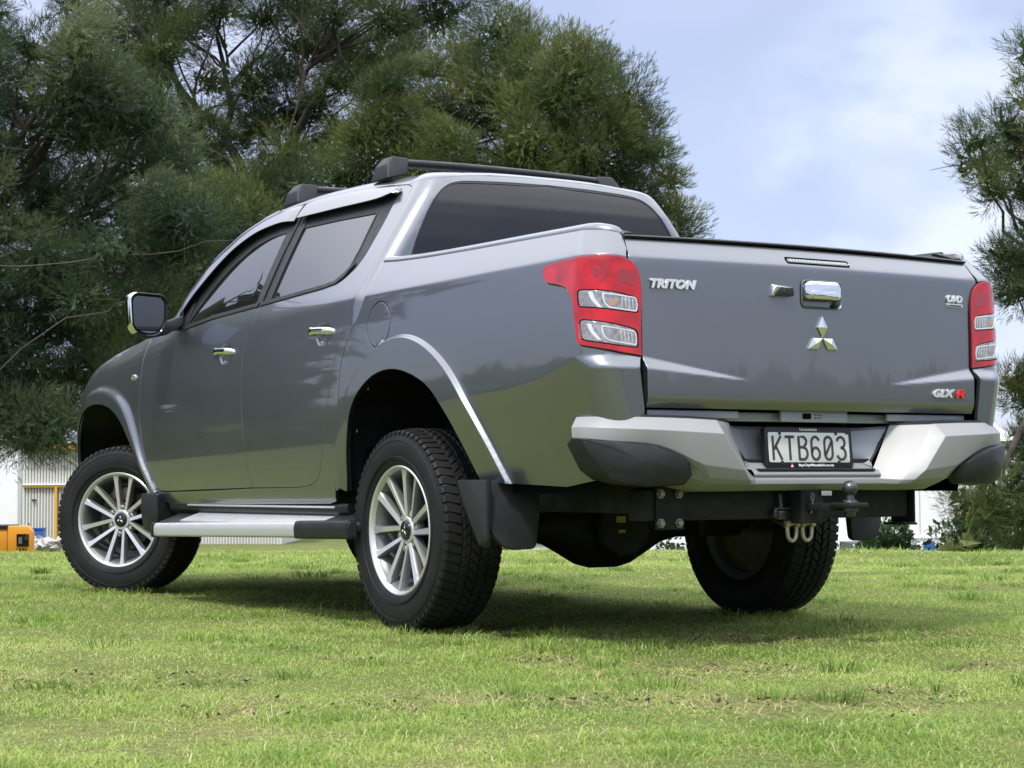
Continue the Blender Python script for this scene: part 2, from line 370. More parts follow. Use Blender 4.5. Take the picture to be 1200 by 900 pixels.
def panel_arrays(P, outer, holes=(), res=.02, lines=(), gap=.0022, depth=.016, cen=(-.9, 2.8), extra=(), hole_flange=True, bevel=.0016, outer_flange=True):
    loops = [ccw(outer)]+[ccw(h)[::-1] for h in holes]
    loops = [resample(l, res*.6) for l in loops]
    top = [inset(l, gap+bevel) for l in loops]; low = [inset(l, gap) for l in loops]
    pts = []; edges = []
    for l in top:
        b = len(pts); n = len(l); pts += [tuple(q) for q in l]; edges += [(b+k, b+(k+1) % n) for k in range(n)]
    allb = np.vstack(top); lo, hi = allb.min(0), allb.max(0)
    gx, gy = np.meshgrid(np.arange(lo[0], hi[0], res), np.arange(lo[1], hi[1], res*.87)); gx = gx+(np.arange(gx.shape[0]) % 2)[:, None]*res*.5
    g = np.stack([gx.ravel(), gy.ravel()], 1)
    ex = [np.asarray(crv(l, max(2, int(40*res/.02))) if len(l) > 2 else l, float) for l in lines]
    ex = [resample(np.vstack([l, l[::-1]]), res*.7)[:int(1e6)] for l in ex]
    ext = []
    for l in ex:
        for d in (-.010, -.005, 0, .005, .010): ext.append(l+np.array([0, d]))
    ext += [np.asarray(e, float) for e in extra]
    if ext:
        ext = np.vstack(ext); ext = np.unique(np.round(ext, 5), axis=0)
        keep = np.ones(len(g), bool)
        for i in range(0, len(g), 4000):
            q = g[i:i+4000]; d = np.min((q[:, None, 0]-ext[None, :, 0])**2+(q[:, None, 1]-ext[None, :, 1])**2, 1); keep[i:i+4000] = d > (res*.45)**2
        g = np.vstack([g[keep], ext])
    ins = inside(g, top[0])
    for h in top[1:]: ins &= ~inside(g, h)
    g = g[ins]; keep = np.ones(len(g), bool)
    for i in range(0, len(g), 4000):
        q = g[i:i+4000]; d = np.min((q[:, None, 0]-allb[None, :, 0])**2+(q[:, None, 1]-allb[None, :, 1])**2, 1); keep[i:i+4000] = d > (res*.35)**2
    pts += [tuple(q) for q in g[keep]]
    vo, _, fo = delaunay_2d_cdt([Vector(q) for q in pts], edges, [], 0, 1e-7)[:3]
    uv = np.array([(v.x, v.y) for v in vo]); F = np.array([f for f in fo if len(f) == 3], int)
    cc = uv[F].mean(1); ok = inside(cc, top[0])
    for h in top[1:]: ok &= ~inside(cc, h)
    a = uv[F]; ar = np.abs((a[:, 1, 0]-a[:, 0, 0])*(a[:, 2, 1]-a[:, 0, 1])-(a[:, 2, 0]-a[:, 0, 0])*(a[:, 1, 1]-a[:, 0, 1]))
    F = F[ok & (ar > 1e-9)]
    V = P(uv[:, 0], uv[:, 1]); N = normals(P, uv[:, 0], uv[:, 1], cen)
    t = np.cross(V[F[:, 1]]-V[F[:, 0]], V[F[:, 2]]-V[F[:, 0]]); fl = np.sum(t*N[F[:, 0]], 1) < 0
    F[fl] = F[fl][:, ::-1]
    Vs, Ns, Fs = [V], [N], [list(map(int, f)) for f in F]; uvs = [uv]; nb = len(V)
    for li, (A, B) in enumerate(zip(top, low)):
        if (li and not hole_flange) or (not li and not outer_flange): continue
        PA, PB = P(A[:, 0], A[:, 1]), P(B[:, 0], B[:, 1]); NA, NB = normals(P, A[:, 0], A[:, 1], cen), normals(P, B[:, 0], B[:, 1], cen)
        T = PB-PA; T /= np.linalg.norm(T, axis=1)[:, None]+1e-9
        r0 = PA; r1 = PB-NB*bevel; r2 = r1.copy(); r3 = PB-NB*depth
        n1 = NA+T*.9; n1 /= np.linalg.norm(n1, axis=1)[:, None]
        n = len(A); Vs += [r0, r1, r2, r3]; Ns += [NA, n1, T, T]; uvs += [A, B, B, B]
        for k in range(n):
            k2 = (k+1) % n
            for o in (0, 2):
                q = [nb+o*n+k, nb+o*n+k2, nb+(o+1)*n+k2, nb+(o+1)*n+k]
                p0, p1, p2 = ([r0, r1, r2, r3][o][k], [r0, r1, r2, r3][o][k2], [r0, r1, r2, r3][o+1][k2])
                if np.dot(np.cross(p1-p0, p2-p0), (n1 if o == 0 else T)[k]) < 0: q = q[::-1]
                Fs.append(q)
        nb += 4*n
    return np.vstack(Vs), Fs, np.vstack(Ns), np.vstack(uvs)
def panel(name, P, outer, mat_, parent, both=True, matfn=None, mats2=(), **kw):
    V, F, N, uv = panel_arrays(P, outer, **kw); out = []
    idx = None
    if matfn is not None: idx = [int(matfn(*uv[list(f)].mean(0))) for f in F]
    def build(V, F, N, idx):
        me = mesh(name, V, F, N); me.materials.append(mat_)
        for m in mats2: me.materials.append(m)
        if idx is not None: me.polygons.foreach_set('material_index', idx)
        return link(name, me, None, parent)
    R = (mirror_xf(V), [list(f)[::-1] for f in F], mirror_xf(N))
    if both == 'join':
        n = len(V); return build(np.vstack([V, R[0]]), list(F)+[[i+n for i in f] for f in R[1]], np.vstack([N, R[2]]), None if idx is None else idx+idx)
    out.append(build(V, F, N, idx))
    if both: out.append(build(*R, idx))
    return out
def loft(rings, close=False):
    """grid of points (k rows of equal length) -> V, F"""
    n = len(rings[0]); V = np.vstack(rings); F = []
    for i in range(len(rings)-1):
        for k in range(n if close else n-1):
            k2 = (k+1) % n; F.append((i*n+k, i*n+k2, (i+1)*n+k2, (i+1)*n+k))
    return V, F
def orient_out(V, F, cen):
    V = np.asarray(V); out = []
    for f in F:
        a, b, c = V[f[0]], V[f[1]], V[f[2]]
        out.append(f if np.dot(np.cross(b-a, c-a), (a+b+c)/3-np.asarray(cen)) >= 0 else f[::-1])
    return out
def twin(name, V, F, m, parent, ang=35, cen=None, both=True):
    if cen is not None: F = orient_out(V, F, cen)
    r = [link(name, mesh(name, V, F, None, ang), m, parent)]
    if both: r.append(link(name, mesh(name, mirror_xf(V), [f[::-1] for f in F], None, ang), m, parent))
    return r
def text_mesh(s, w, h, depth=.003, shear=0., bold=0., space=1.):
    cu = bpy.data.curves.new('lettering', 'FONT'); cu.body = s; cu.shear = shear; cu.offset = bold; cu.extrude = .05; cu.space_character = space
    cu.bevel_depth = .012; cu.bevel_resolution = 1; cu.resolution_u = 3
    o = bpy.data.objects.new('lettering', cu); C.objects.link(o)
    dg = bpy.context.evaluated_depsgraph_get(); me = bpy.data.meshes.new_from_object(o.evaluated_get(dg))
    bpy.data.objects.remove(o); bpy.data.curves.remove(cu); me.name = 'lettering'
    n = len(me.vertices); a = np.zeros(n*3); me.vertices.foreach_get('co', a); a = a.reshape(-1, 3)
    lo, hi = a.min(0), a.max(0); a = (a-lo)/(hi-lo); a[:, 0] = (a[:, 0]-.5)*w; a[:, 1] = (a[:, 1]-.5)*h; a[:, 2] *= depth
    me.vertices.foreach_set('co', a.ravel()); me.update(); return me
# ================================================================== THE PICKUP TRUCK
truck = tag(empty('pickup_truck'), 'grey metallic double cab pickup truck parked on the lawn', 'pickup truck')
Cgap = crv([(.495, 1.729), (.451, 1.710), (.428, 1.657), (.414, 1.551), (.384, 1.423), (.372, 1.347), (.375, 1.280), (.406, 1.216), (.459, 1.137), (.522, 1.025), (.572, .911), (.622, .763), (.660, .646), (.709, .572), (.784, .536), (.918, .524)], 4)
Bgap = crv([(1.356, 1.764), (1.352, 1.668), (1.345, 1.520), (1.342, 1.389), (1.350, 1.296), (1.370, 1.230), (1.404, 1.171), (1.432, 1.081), (1.443, .934), (1.431, .768), (1.408, .621), (1.383, .523)], 4)
Atop = crv([(1.356, 1.764), (1.621, 1.753), (1.800, 1.732), (1.968, 1.696), (2.078, 1.652), (2.186, 1.602), (2.274, 1.550), (2.361, 1.484), (2.402, 1.410), (2.425, 1.345), (2.50, 1.300), (2.630, 1.274), (2.676, 1.235)], 4)
Fgap = crv([(2.676, 1.235), (2.680, 1.160), (2.678, 1.072), (2.690, .948), (2.688, .823), (2.632, .677), (2.566, .573), (2.510, .520), (2.440, .507)], 4)
Rtop = crv([(.495, 1.729), (.663, 1.745), (.957, 1.759), (1.356, 1.764)], 4)
bedgap = crv([(.585, .500), (.577, .528), (.548, .628), (.522, .760), (.493, .891), (.470, 1.006), (.413, 1.101), (.345, 1.178), (.309, 1.240), (.302, 1.273)], 4)
crease_side = [(y, float(np.interp(y, [-1.5, .4, 2.3], [1.247, 1.25, 1.185]))) for y in np.linspace(-1.42, .36, 60)]
def hpts(i):
    yc, zc = HANDLES[i]; a, b = np.meshgrid(np.linspace(-.1, .1, 27), np.linspace(-.06, .06, 17)); return np.stack([a.ravel()+yc-.012, b.ravel()+zc], 1)

# ---- doors
dlo_r = rounded([(1.338, 1.300), (1.019, 1.311), (.754, 1.321), (.600, 1.334), (.520, 1.385), (.497, 1.430), (.497, 1.570), (.530, 1.690), (.700, 1.712), (.957, 1.722), (1.340, 1.727)], [.004, .05, .05, .06, .05, .04, .06, .03, .03, .03, .004])
dlo_f = rounded([(1.362, 1.727), (1.362, 1.300), (1.866, 1.287), (2.200, 1.262), (2.375, 1.285), (2.385, 1.340), (2.362, 1.405), (2.325, 1.468), (2.245, 1.533), (2.160, 1.582), (2.055, 1.630), (1.950, 1.672), (1.790, 1.702), (1.621, 1.718)], [.004, .004, .05, .03, .02, .02, .03, .04, .05, .05, .05, .05, .05, .03])
rear_outer = Cgap[::-1][:-1]+Rtop+Bgap[1:]
front_outer = Atop+Fgap[1:]+Bgap[::-1][:-1]
doors = {}
for nm, outer, dlo, hi in (('rear_door', rear_outer, dlo_r, 1), ('front_door', front_outer, dlo_f, 0)):
    black = lambda u, v: 1 if (v > 1.293 and 1.30 < u < 1.41) else 0
    doors[nm] = panel(nm, cabS, outer, paint, truck, holes=[dlo], res=.02, matfn=black, mats2=(seal,), extra=[hpts(hi)], lines=[])
def on_both(name, P, outer, m, key, **kw):
    """the same panel on the left and the right door"""
    V, F, N, uv = panel_arrays(P, outer, **kw)
    link(name, mesh(name, V, F, N), m, doors[key][0]); link(name, mesh(name, mirror_xf(V), [list(f)[::-1] for f in F], mirror_xf(N)), m, doors[key][1])
inner = offsetP(cabS, -.010); inner2 = offsetP(cabS, -.0055)
# black appliques round the glass, the glass itself, belt mouldings
gl_r = rounded([(1.262, 1.319), (1.019, 1.327), (.754, 1.337), (.650, 1.347), (.588, 1.400), (.585, 1.470), (.600, 1.560), (.616, 1.628), (.957, 1.636), (1.262, 1.640)], [.01, .05, .05, .05, .05, .05, .03, .01, .0, .01])
gl_f = rounded([(1.430, 1.640), (1.425, 1.500), (1.420, 1.320), (1.866, 1.305), (2.190, 1.282), (2.195, 1.300), (2.150, 1.360), (2.06, 1.455), (1.93, 1.545), (1.76, 1.612), (1.60, 1.636)], [.01, .01, .01, .05, .02, .01, .05, .05, .05, .05, .03])
on_both('window_surround', inner2, dlo_r, dark_plastic, 'rear_door', holes=[gl_r], res=.03, gap=0, depth=.01)
on_both('window_glass', inner, gl_r, glass_side, 'rear_door', res=.03, gap=.001, depth=.006)
on_both('window_surround', inner2, dlo_f, black_plastic, 'front_door', holes=[gl_f], res=.03, gap=0, depth=.01)
on_both('window_glass', inner, gl_f, glass_side, 'front_door', res=.03, gap=.001, depth=.006)
proud = offsetP(cabS, .006); proud2 = offsetP(cabS, .004)
belt_r = [(1.337, 1.298), (1.337, 1.318), (1.019, 1.328), (.754, 1.338), (.66, 1.345), (.60, 1.374), (.56, 1.412), (.545, 1.40), (.585, 1.352), (.64, 1.328), (.754, 1.318), (1.019, 1.309)]
belt_f = [(1.366, 1.298), (1.366, 1.318), (1.866, 1.304), (2.20, 1.280), (2.34, 1.285), (2.37, 1.27), (2.20, 1.260), (1.866, 1.285)]
on_both('belt_moulding', proud, belt_r, black_plastic, 'rear_door', res=.03, gap=0, depth=.012, bevel=.003)
on_both('belt_moulding', proud, belt_f, black_plastic, 'front_door', res=.03, gap=0, depth=.012, bevel=.003)
piv = [(1.262, 1.315), (1.262, 1.730), (1.279, 1.730), (1.279, 1.315)]
on_both('pillar_seal', offsetP(cabS, -.002), piv, seal, 'rear_door', res=.03, gap=0, depth=.008)
on_both('quarter_seal', offsetP(cabS, -.003), [(.592, 1.40), (.589, 1.470), (.614, 1.600), (.636, 1.716), (.644, 1.716), (.622, 1.600), (.597, 1.470), (.600, 1.40)], seal, 'rear_door', res=.03, gap=0, depth=.006)
# sail behind the mirror
on_both('mirror_sail', offsetP(cabS, .003), rounded([(2.205, 1.275), (2.345, 1.283), (2.368, 1.33), (2.345, 1.405), (2.30, 1.465), (2.24, 1.43), (2.21, 1.35)], .012), black_plastic, 'front_door', res=.03, gap=0, depth=.01, bevel=.003)
# smoked weather shields, lofted so that their lower edge stands proud of the glass
def shield(name, pts, key, m, t=.004):
    """pts: list of (y, z_top, y2, z_low)"""
    a = np.asarray(crv([(p_[0], p_[1]) for p_ in pts], 5)); b = np.asarray(crv([(p_[2], p_[3]) for p_ in pts], 5)); n = len(a)
    rings = []
    for f, off in ((0, .002), (0, .008), (.10, .0165), (.35, .021), (.7, .026), (1, .029), (1, .024), (.7, .021), (.1, .010)):
        q = a+(b-a)*f; e = np.ones(n); e[0] = e[-1] = .45; e[1] = e[-2] = .8
        X = cabS(q[:, 0], q[:, 1]); rings.append(X+normals(cabS, q[:, 0], q[:, 1], (-.9, 2.8))*(off*e)[:, None])
    V, F = loft(rings)
    k = len(rings)
    for e in (0, n-1):
        F += [(0*n+e, (i)*n+e, (i+1)*n+e) for i in range(1, k-1)]
    for sgn, d in ((1, doors[key][0]), (-1, doors[key][1])):
        bm = bmesh.new(); vs = [bm.verts.new((v[0]*sgn, v[1], v[2])) for v in V]
        for f in F: bm.faces.new([vs[i] for i in f])
        recalc(bm); bm_obj(name, bm, m, d, 40)
shield('weather_shield', [(.508, 1.698, .520, 1.684), (.56, 1.727, .56, 1.676), (.66, 1.740, .66, 1.668), (.957, 1.753, .957, 1.670), (1.25, 1.757, 1.25, 1.673), (1.338, 1.756, 1.338, 1.676)], 'rear_door', smoke)
shield('weather_shield', [(1.366, 1.756, 1.366, 1.676), (1.621, 1.745, 1.60, 1.672), (1.80, 1.724, 1.765, 1.655), (1.968, 1.687, 1.925, 1.610), (2.078, 1.643, 2.03, 1.555), (2.186, 1.593, 2.125, 1.485), (2.274, 1.540, 2.205, 1.415), (2.352, 1.473, 2.26, 1.355), (2.385, 1.40, 2.29, 1.31)], 'front_door', smoke)
# door handles: chrome pull over the dished cup, with the lock cover
def handle(d, sgn, yc, zc):
    root = []
    bm = bmesh.new(); n = 15; rings = []
    for i in range(n):
        t = i/(n-1)*2-1; y = yc+.004-t*.112; 
        x = -float(hw(yc+.12, zc))-.016+.028*max(0, abs(t)-.62)**1.2*2.2
        h = .0145*(1-max(0, abs(t)-.8)*2.4); w = .0085
        if t < -.55: h *= 1.18
        zz = zc+.012+.003*(1-t*t)-.006*t
        rings.append([bm.verts.new((sgn*(x+w*math.cos(a)*(-1)), y, zz+h*math.sin(a))) for a in np.linspace(0, 2*PI, 14, endpoint=False)])
    for A, B in zip(rings, rings[1:]):
        for k in range(14): bm.faces.new((A[k], A[(k+1) % 14], B[(k+1) % 14], B[k]))
    bm.faces.new(rings[0]); bm.faces.new(rings[-1]); recalc(bm)
    return bm_obj('door_handle', bm, chrome, d, 60)
for key, i in (('front_door', 0), ('rear_door', 1)):
    for sgn, d in ((1, doors[key][0]), (-1, doors[key][1])): handle(d, sgn, *HANDLES[i])
# door mirrors
for sgn, d in ((1, doors['front_door'][0]), (-1, doors['front_door'][1])):
    fl = Matrix.Diagonal((sgn, 1, 1, 1))
    bm = bmesh.new()          # housing: rounded shell open towards the rear
    prof = rounded([(-.088, -.055), (-.096, .080), (-.074, .102), (.064, .098), (.090, .074), (.088, -.03), (.052, -.088), (.0, -.100), (-.060, -.085)], .040, 6)
    ctr = Vector((-1.020, 2.235, 1.322))
    rings = []
    for dy, sc in ((-.030, .96), (-.034, 1.0), (-.02, 1.05), (.02, 1.07), (.06, .96), (.09, .82), (.108, .55), (.113, .2)):
        rings.append([bm.verts.new(fl @ (ctr+Vector((q[0]*sc*1.0, dy+q[0]*.10, q[1]*sc)))) for q in prof])
    m_ = len(prof)
    for A, B in zip(rings, rings[1:]):
        for k in range(m_): bm.faces.new((A[k], A[(k+1) % m_], B[(k+1) % m_], B[k]))
    bm.faces.new(rings[-1]); recalc(bm)
    me = bpy.data.meshes.new('wing_mirror'); bm.to_mesh(me); bm.free(); me.polygons.foreach_set('use_smooth', [True]*len(me.polygons))
    wm = link('wing_mirror', me, None, truck); me.materials.append(chrome); me.materials.append(black_plastic)
    for p_ in me.polygons:
        c_ = p_.center; p_.material_index = 1 if (c_.y < ctr.y-.031+(c_.x*sgn-ctr.x)*.1) or (c_.y < ctr.y+.03 and abs(c_.x) < abs(ctr.x)+.066) or (abs(c_.x) < abs(ctr.x)-.06) else 0
    bm = bmesh.new(); vs = [bm.verts.new(fl @ (ctr+Vector((q[0]*.86, -.020+q[0]*.10, q[1]*.86+.002)))) for q in prof]; bm.faces.new(vs)
    vs2 = [bm.verts.new(fl @ (ctr+Vector((q[0]*.86, -.008+q[0]*.10, q[1]*.86+.002)))) for q in prof]
    for k in range(m_): bm.faces.new((vs[k], vs[(k+1) % m_], vs2[(k+1) % m_], vs2[k]))
    recalc(bm); bm_obj('mirror_glass', bm, glass_mirror, wm, 40)
    bm = bmesh.new(); vs = [[bm.verts.new(fl @ (ctr+Vector((q[0]*s_, y_+q[0]*.10, q[1]*s_)))) for q in prof] for s_, y_ in ((.975, -.033), (.88, -.020), (.86, -.010))]
    for A, B in zip(vs, vs[1:]):
        for k in range(m_): bm.faces.new((A[k], A[(k+1) % m_], B[(k+1) % m_], B[k]))
    recalc(bm); bm_obj('mirror_bezel', bm, gloss_black, wm, 50)
    bm = bmesh.new(); add_hull(bm, [fl @ Vector(v) for v in [(-.845, 2.23, 1.285), (-.845, 2.33, 1.285), (-.835, 2.32, 1.335), (-.835, 2.25, 1.335), (-1.02, 2.235, 1.215), (-1.02, 2.30, 1.22), (-.99, 2.24, 1.275), (-.99, 2.30, 1.275), (-.93, 2.23, 1.235), (-.93, 2.31, 1.24)]], .008)
    recalc(bm); bm_obj('mirror_arm', bm, black_plastic, wm)

# ---- cab shell: C pillars, rear wall round the back window, sills
def s_mid(z, r=.075):
    Y = float(ybk(z)); return Y+r-r*PI/2-(float(hw(Y+r, z))-r)
ringz = lambda s: float(np.interp(s, [-.36, 0, .15, .25, .30, .36, .42, .495, .663, .957, 1.356], [1.782, 1.780, 1.775, 1.764, 1.755, 1.744, 1.737, 1.729, 1.745, 1.759, 1.764]))
win = [(s_mid(1.755), 1.755), (-.10, 1.754), (.05, 1.751), (.16, 1.746), (.235, 1.740), (.272, 1.730), (.291, 1.712), (.298, 1.685), (.293, 1.629), (.274, 1.545), (.252, 1.466), (.234, 1.410), (.226, 1.370), (.20, 1.335), (.15, 1.325), (s_mid(1.325), 1.325)]
win_s = [win[0], (-.15, 1.755)]+crv(win[1:14], 4)[1:]+[(.15, 1.325), win[-1]]
win_c = win_s+[(s_mid(z), z) for z in np.linspace(1.325, 1.755, 24)[1:-1]]
ring_rear = [(s, ringz(s)) for s in (-.30, -.2, -.1, 0, .1, .18, .25, .30, .34, .38, .42, .46)]
cab_outer = [(s_mid(1.26), 1.26)]+[win[-1]]+win_s[::-1][1:]+[(s_mid(1.780), 1.781)]+ring_rear[1:]+Cgap+[(1.383, .5215), (1.9, .512), (2.44, .505), (2.505, .512), (2.50, .46), (2.38, .447), (2.1, .445), (1.4, .453), (.66, .460), (.60, .470)]+bedgap+[(.28, 1.26), (.1, 1.26)]
cabshell = panel('cab_body', cabP, cab_outer, paint, truck, res=.022, gap=0.0, depth=.012, bevel=.0012)
V, F, N, uv = panel_arrays(offsetP(cabP, -.004), win_c, res=.03, gap=.0, bevel=0., depth=.006, outer_flange=False)
nV = len(V); V2 = np.vstack([V, mirror_xf(V)]); F2 = list(F)+[[i+nV for i in f[::-1]] for f in F]; N2 = np.vstack([N, mirror_xf(N)])
rearwin = link('rear_window', mesh('rear_window', V2, F2, N2), glass_rear, truck)
wi = np.array(win_s)
# black gasket: band along the window edge
e_in = inset(ccw(np.vstack([wi, [(s_mid(1.5), 1.5)]])), .010); e_out = ccw(np.vstack([wi, [(s_mid(1.5), 1.5)]]))
def band(P, A, B, off, drop_x=True):
    PA, PB = offsetP(P, off)(A[:, 0], A[:, 1]), offsetP(P, off)(B[:, 0], B[:, 1]); n = len(A); V = np.vstack([PA, PB]); F = []
    for k in range(n):
        k2 = (k+1) % n
        if drop_x and max(abs(PA[k][0]), abs(PA[k2][0])) < .012: continue
        F.append((k, k2, n+k2, n+k))
    return V, F
V, F = band(cabP, e_out, e_in, -.0025)
F = orient_out(V, F, (0, 1.2, 1.5)); nV = len(V)
link('window_gasket', mesh('window_gasket', np.vstack([V, mirror_xf(V)]), F+[tuple(i+nV for i in f[::-1]) for f in F]), seal, rearwin)

# ---- roof, lofted from the ring of door tops and rear header to the centre line
ring = [(s, ringz(s)) for s in np.linspace(s_mid(1.782), .495, 34)]+Rtop[1:]+[q for q in Atop[1:] if q[0] < 1.97]
ring = np.array(ring); E = cabP(ring[:, 0], ring[:, 1]); T = cabP(ring[:, 0], ring[:, 1]+.002)-cabP(ring[:, 0], ring[:, 1]-.002); T /= np.linalg.norm(T, axis=1)[:, None]
hdr = [(-x, 1.985+.06*(1-(x/.63)**2), 1.70+.052*(1-(x/.63)**2)) for x in np.linspace(.60, 0, 9)]
E = np.vstack([E, hdr]); T = np.vstack([T, [(0.1, -.55, .45)]*len(hdr)]); T /= np.linalg.norm(T, axis=1)[:, None]
cy = np.clip(E[:, 1], .95, 1.75); Cc = np.stack([0*cy, cy, np.interp(cy, [.95, 1.3, 1.75], [1.826, 1.832, 1.815])], 1)
dirn = Cc-E; dirn[:, 2] = 0; dl_ = np.linalg.norm(dirn, axis=1)[:, None]; dirn /= dl_+1e-9
P1 = E+T*.055; P2 = E+dirn*np.minimum(.11, dl_*.4); P2[:, 2] = np.interp(E[:, 1], [.38, .6, 1.2, 1.7, 2.0], [1.806, 1.816, 1.820, 1.800, 1.742]); P3 = Cc
rings = []
for t in np.linspace(0, 1, 14)**1.5:
    rings.append((1-t)**3*E+3*(1-t)**2*t*P1+3*(1-t)*t*t*P2+t**3*P3)
V, F = loft(rings); F = orient_out(V, F, (0, 1.2, 1.2)); nV = len(V)
roof = link('roof', mesh('roof', np.vstack([V, mirror_xf(V)]), F+[tuple(i+nV for i in f[::-1]) for f in F], None, 60), paint, truck)
# gutter moulding along the front of the roof edge
for sgn in (1, -1):
    bm = bmesh.new(); g = np.array([q for q in crv([(1.15, 1.775), (1.45, 1.778), (1.62, 1.768), (1.80, 1.748), (1.968, 1.712), (2.078, 1.668), (2.186, 1.618), (2.274, 1.566), (2.35, 1.505)], 4)])
    X = cabS(g[:, 0], g[:, 1]); X[:, 0] += .010
    add_tube(bm, [(x*sgn, y, z) for x, y, z in X], .005, 6); recalc(bm); bm_obj('roof_moulding', bm, seal, truck)
# A pillars and windscreen
a = np.array([q for q in Atop if q[0] > 1.60 and q[1] > 1.274]); D = cabS(a[:, 0], a[:, 1]); D[:, 0] += .001
k = np.linspace(0, 1, len(D))
Wd = D+np.stack([.046+.07*k**3, .085+.12*k**2.5, np.where(k < .1, .02, .010)+.02*k], 1)
midp = (D+Wd)/2+np.array([-.004, .014, .012])
V, F = loft([D+np.array([.012, -.012, -.012]), D, D*.6+midp*.4+np.array([-.002, .004, .006]), midp, Wd])
twin('a_pillar', V, F, paint, truck, 50, (0, 1.6, 1.2))
cols = []
for f in np.linspace(0, 1, 9):
    q = Wd.copy(); q[:, 0] = Wd[:, 0]*(1-f); q[:, 1] += .16*(1-(1-f)**2)*(.5+.5*k); q[:, 2] += .02*(1-(1-f)**2); cols.append(q)
V, F = loft(cols); F = orient_out(V, F, (0, 1.2, 1.2)); nV = len(V)
link('windscreen', mesh('windscreen', np.vstack([V, mirror_xf(V)]), F+[tuple(i+nV for i in f[::-1]) for f in F], None, 60), glass_rear, truck)

# ---- front wings, bonnet, nose
arch_f = crv([tuple(q) for q in _fi[1:-1]], 4)
wing_top = crv([(2.676, 1.238), (2.70, 1.268), (2.9, 1.246), (3.1, 1.224), (3.3, 1.193), (3.5, 1.148), (3.68, 1.080), (3.82, .990), (3.90, .89)], 4)
wing_outer = wing_top+[(3.93, .80), (3.93, .62), (3.86, .50)]+arch_f[::-1]+[(2.51, .505)]+Fgap[::-1][1:]
wing = panel('front_wing', cabS, wing_outer, paint, truck, res=.016, extra=[flare_pts(FC, FO, FI, np.linspace(.38, 1.04, 9), 130)])
for sgn, o in ((1, wing[0]), (-1, wing[1])):
    bm = bmesh.new(); V0 = cabS(np.array([2.776]), np.array([1.066]))[0]; add_lathe(bm, [(0, .001), (-.006, .008), (-.004, .014), (.002, .017)], 20)
    bmesh.ops.scale(bm, vec=(1, 2.6, .95), verts=bm.verts); recalc(bm)
    bmesh.ops.transform(bm, matrix=Matrix.Diagonal((sgn, 1, 1, 1)), verts=bm.verts)
    bm_obj('side_indicator', bm, clear_lens, o, 60, (sgn*(V0[0]-.003), V0[1], V0[2]))
wt = np.array(wing_top[3:]); E = cabS(wt[:, 0], wt[:, 1]); E[:, 0] += .003; rings = []
for f in np.linspace(0, 1, 12):
    q = E.copy(); q[:, 0] = E[:, 0]*(1-f); q[:, 2] += .065*(1-(1-f)**2.2); q[:, 1] += .28*(1-(1-f)**2)*np.linspace(0, 1, len(E))**2; rings.append(q)
V, F = loft(rings); F = orient_out(V, F, (0, 2.8, .5)); nV = len(V)
link('bonnet', mesh('bonnet', np.vstack([V, mirror_xf(V)]), F+[tuple(i+nV for i in f[::-1]) for f in F], None, 60), paint, truck)
zs = np.linspace(.40, .97, 10); rings = []
for f in np.linspace(0, 1, 10):
    q = np.stack([-.775*np.cos(f*PI/2)+0*zs, 3.90+.20*np.sin(f*PI/2)**1.1+.03*np.sin((zs-.4)/.57*PI), zs], 1); rings.append(q)
V, F = loft(rings); F = orient_out(V, F, (0, 3, .7)); nV = len(V)
link('front_bumper', mesh('front_bumper', np.vstack([V, mirror_xf(V)]), F+[tuple(i+nV for i in f[::-1]) for f in F], None, 60), paint, truck)

# ---- cargo bed sides with the wheel arch, tail lamp and fuel flap cut out
arch_r = crv([tuple(q) for q in _ri[1:-1]], 4)
lampL = [(-1.413, .929), (-1.345, .937), (-1.267, .950), (-1.204, .962), (-1.191, .975), (-1.184, 1.022), (-1.171, 1.077), (-1.156, 1.118), (-1.128, 1.145), (-1.092, 1.158), (-1.008, 1.174), (-.983, 1.191), (-.979, 1.219), (-.990, 1.233), (-1.087, 1.240), (-1.211, 1.243), (-1.277, 1.244), (-1.318, 1.241), (-1.358, 1.232), (-1.387, 1.208), (-1.403, 1.169), (-1.409, 1.125)]
lamp = rounded(lampL, [.004, .004, .004, .02, .01, .01, .01, .03, .03, .02, .03, .015, .015, .015, .004, .004, .004, .01, .02, .02, .02, .01], 3)
li = [i for i, q in enumerate(lamp) if abs(q[0]+1.353) < .02 and q[1] > 1.22]
lamp_cut = [tuple(q) for q in lamp]; k0 = max(range(len(lamp_cut)), key=lambda i: lamp_cut[i][1]-abs(lamp_cut[i][0]+1.352)*3)
bed_top = [(-1.30, 1.295), (-1.285, 1.310), (-1.255, 1.326), (-1.20, 1.335), (-1.12, 1.341), (-.77, 1.349), (-.43, 1.356), (-.056, 1.366), (.17, 1.376), (.300, 1.386)]
bed_outer = [(-.565, .535), (-.72, .530), (-1.0, .520), (-1.2, .545), (-1.30, .60), (-1.385, .70), (-1.402, .767), (-1.414, .90), (-1.413, .925)]+lamp_cut[1:k0]+[(-1.352, 1.236), (-1.330, 1.270)]+bed_top+[(.300, 1.273)]+bedgap[::-1][1:-2]+[(.50, .52), (.455, .505)]+arch_r[::-1][1:]
filler = [(.168+.094*math.cos(t), 1.131+.087*math.sin(t)+.03*.094*math.cos(t)) for t in np.linspace(0, 2*PI, 40, endpoint=False)]
bed = panel('cargo_bed_side', bedP, bed_outer, paint, truck, holes=[filler], res=.018, lines=[crease_side, [(-.52, .825), (-.6, .83), (-.767, .84), (-.978, .867), (-1.226, .93), (-1.30, .915)]], cen=(-.9, 1), extra=[flare_pts(RC, RO, RI, [.70, .82, .86, .89, .915, .94, .965, .985, 1.0, 1.02], 240)])
for o in panel('fuel_flap', bedP, filler, paint, bed[0], both=False, res=.018): pass
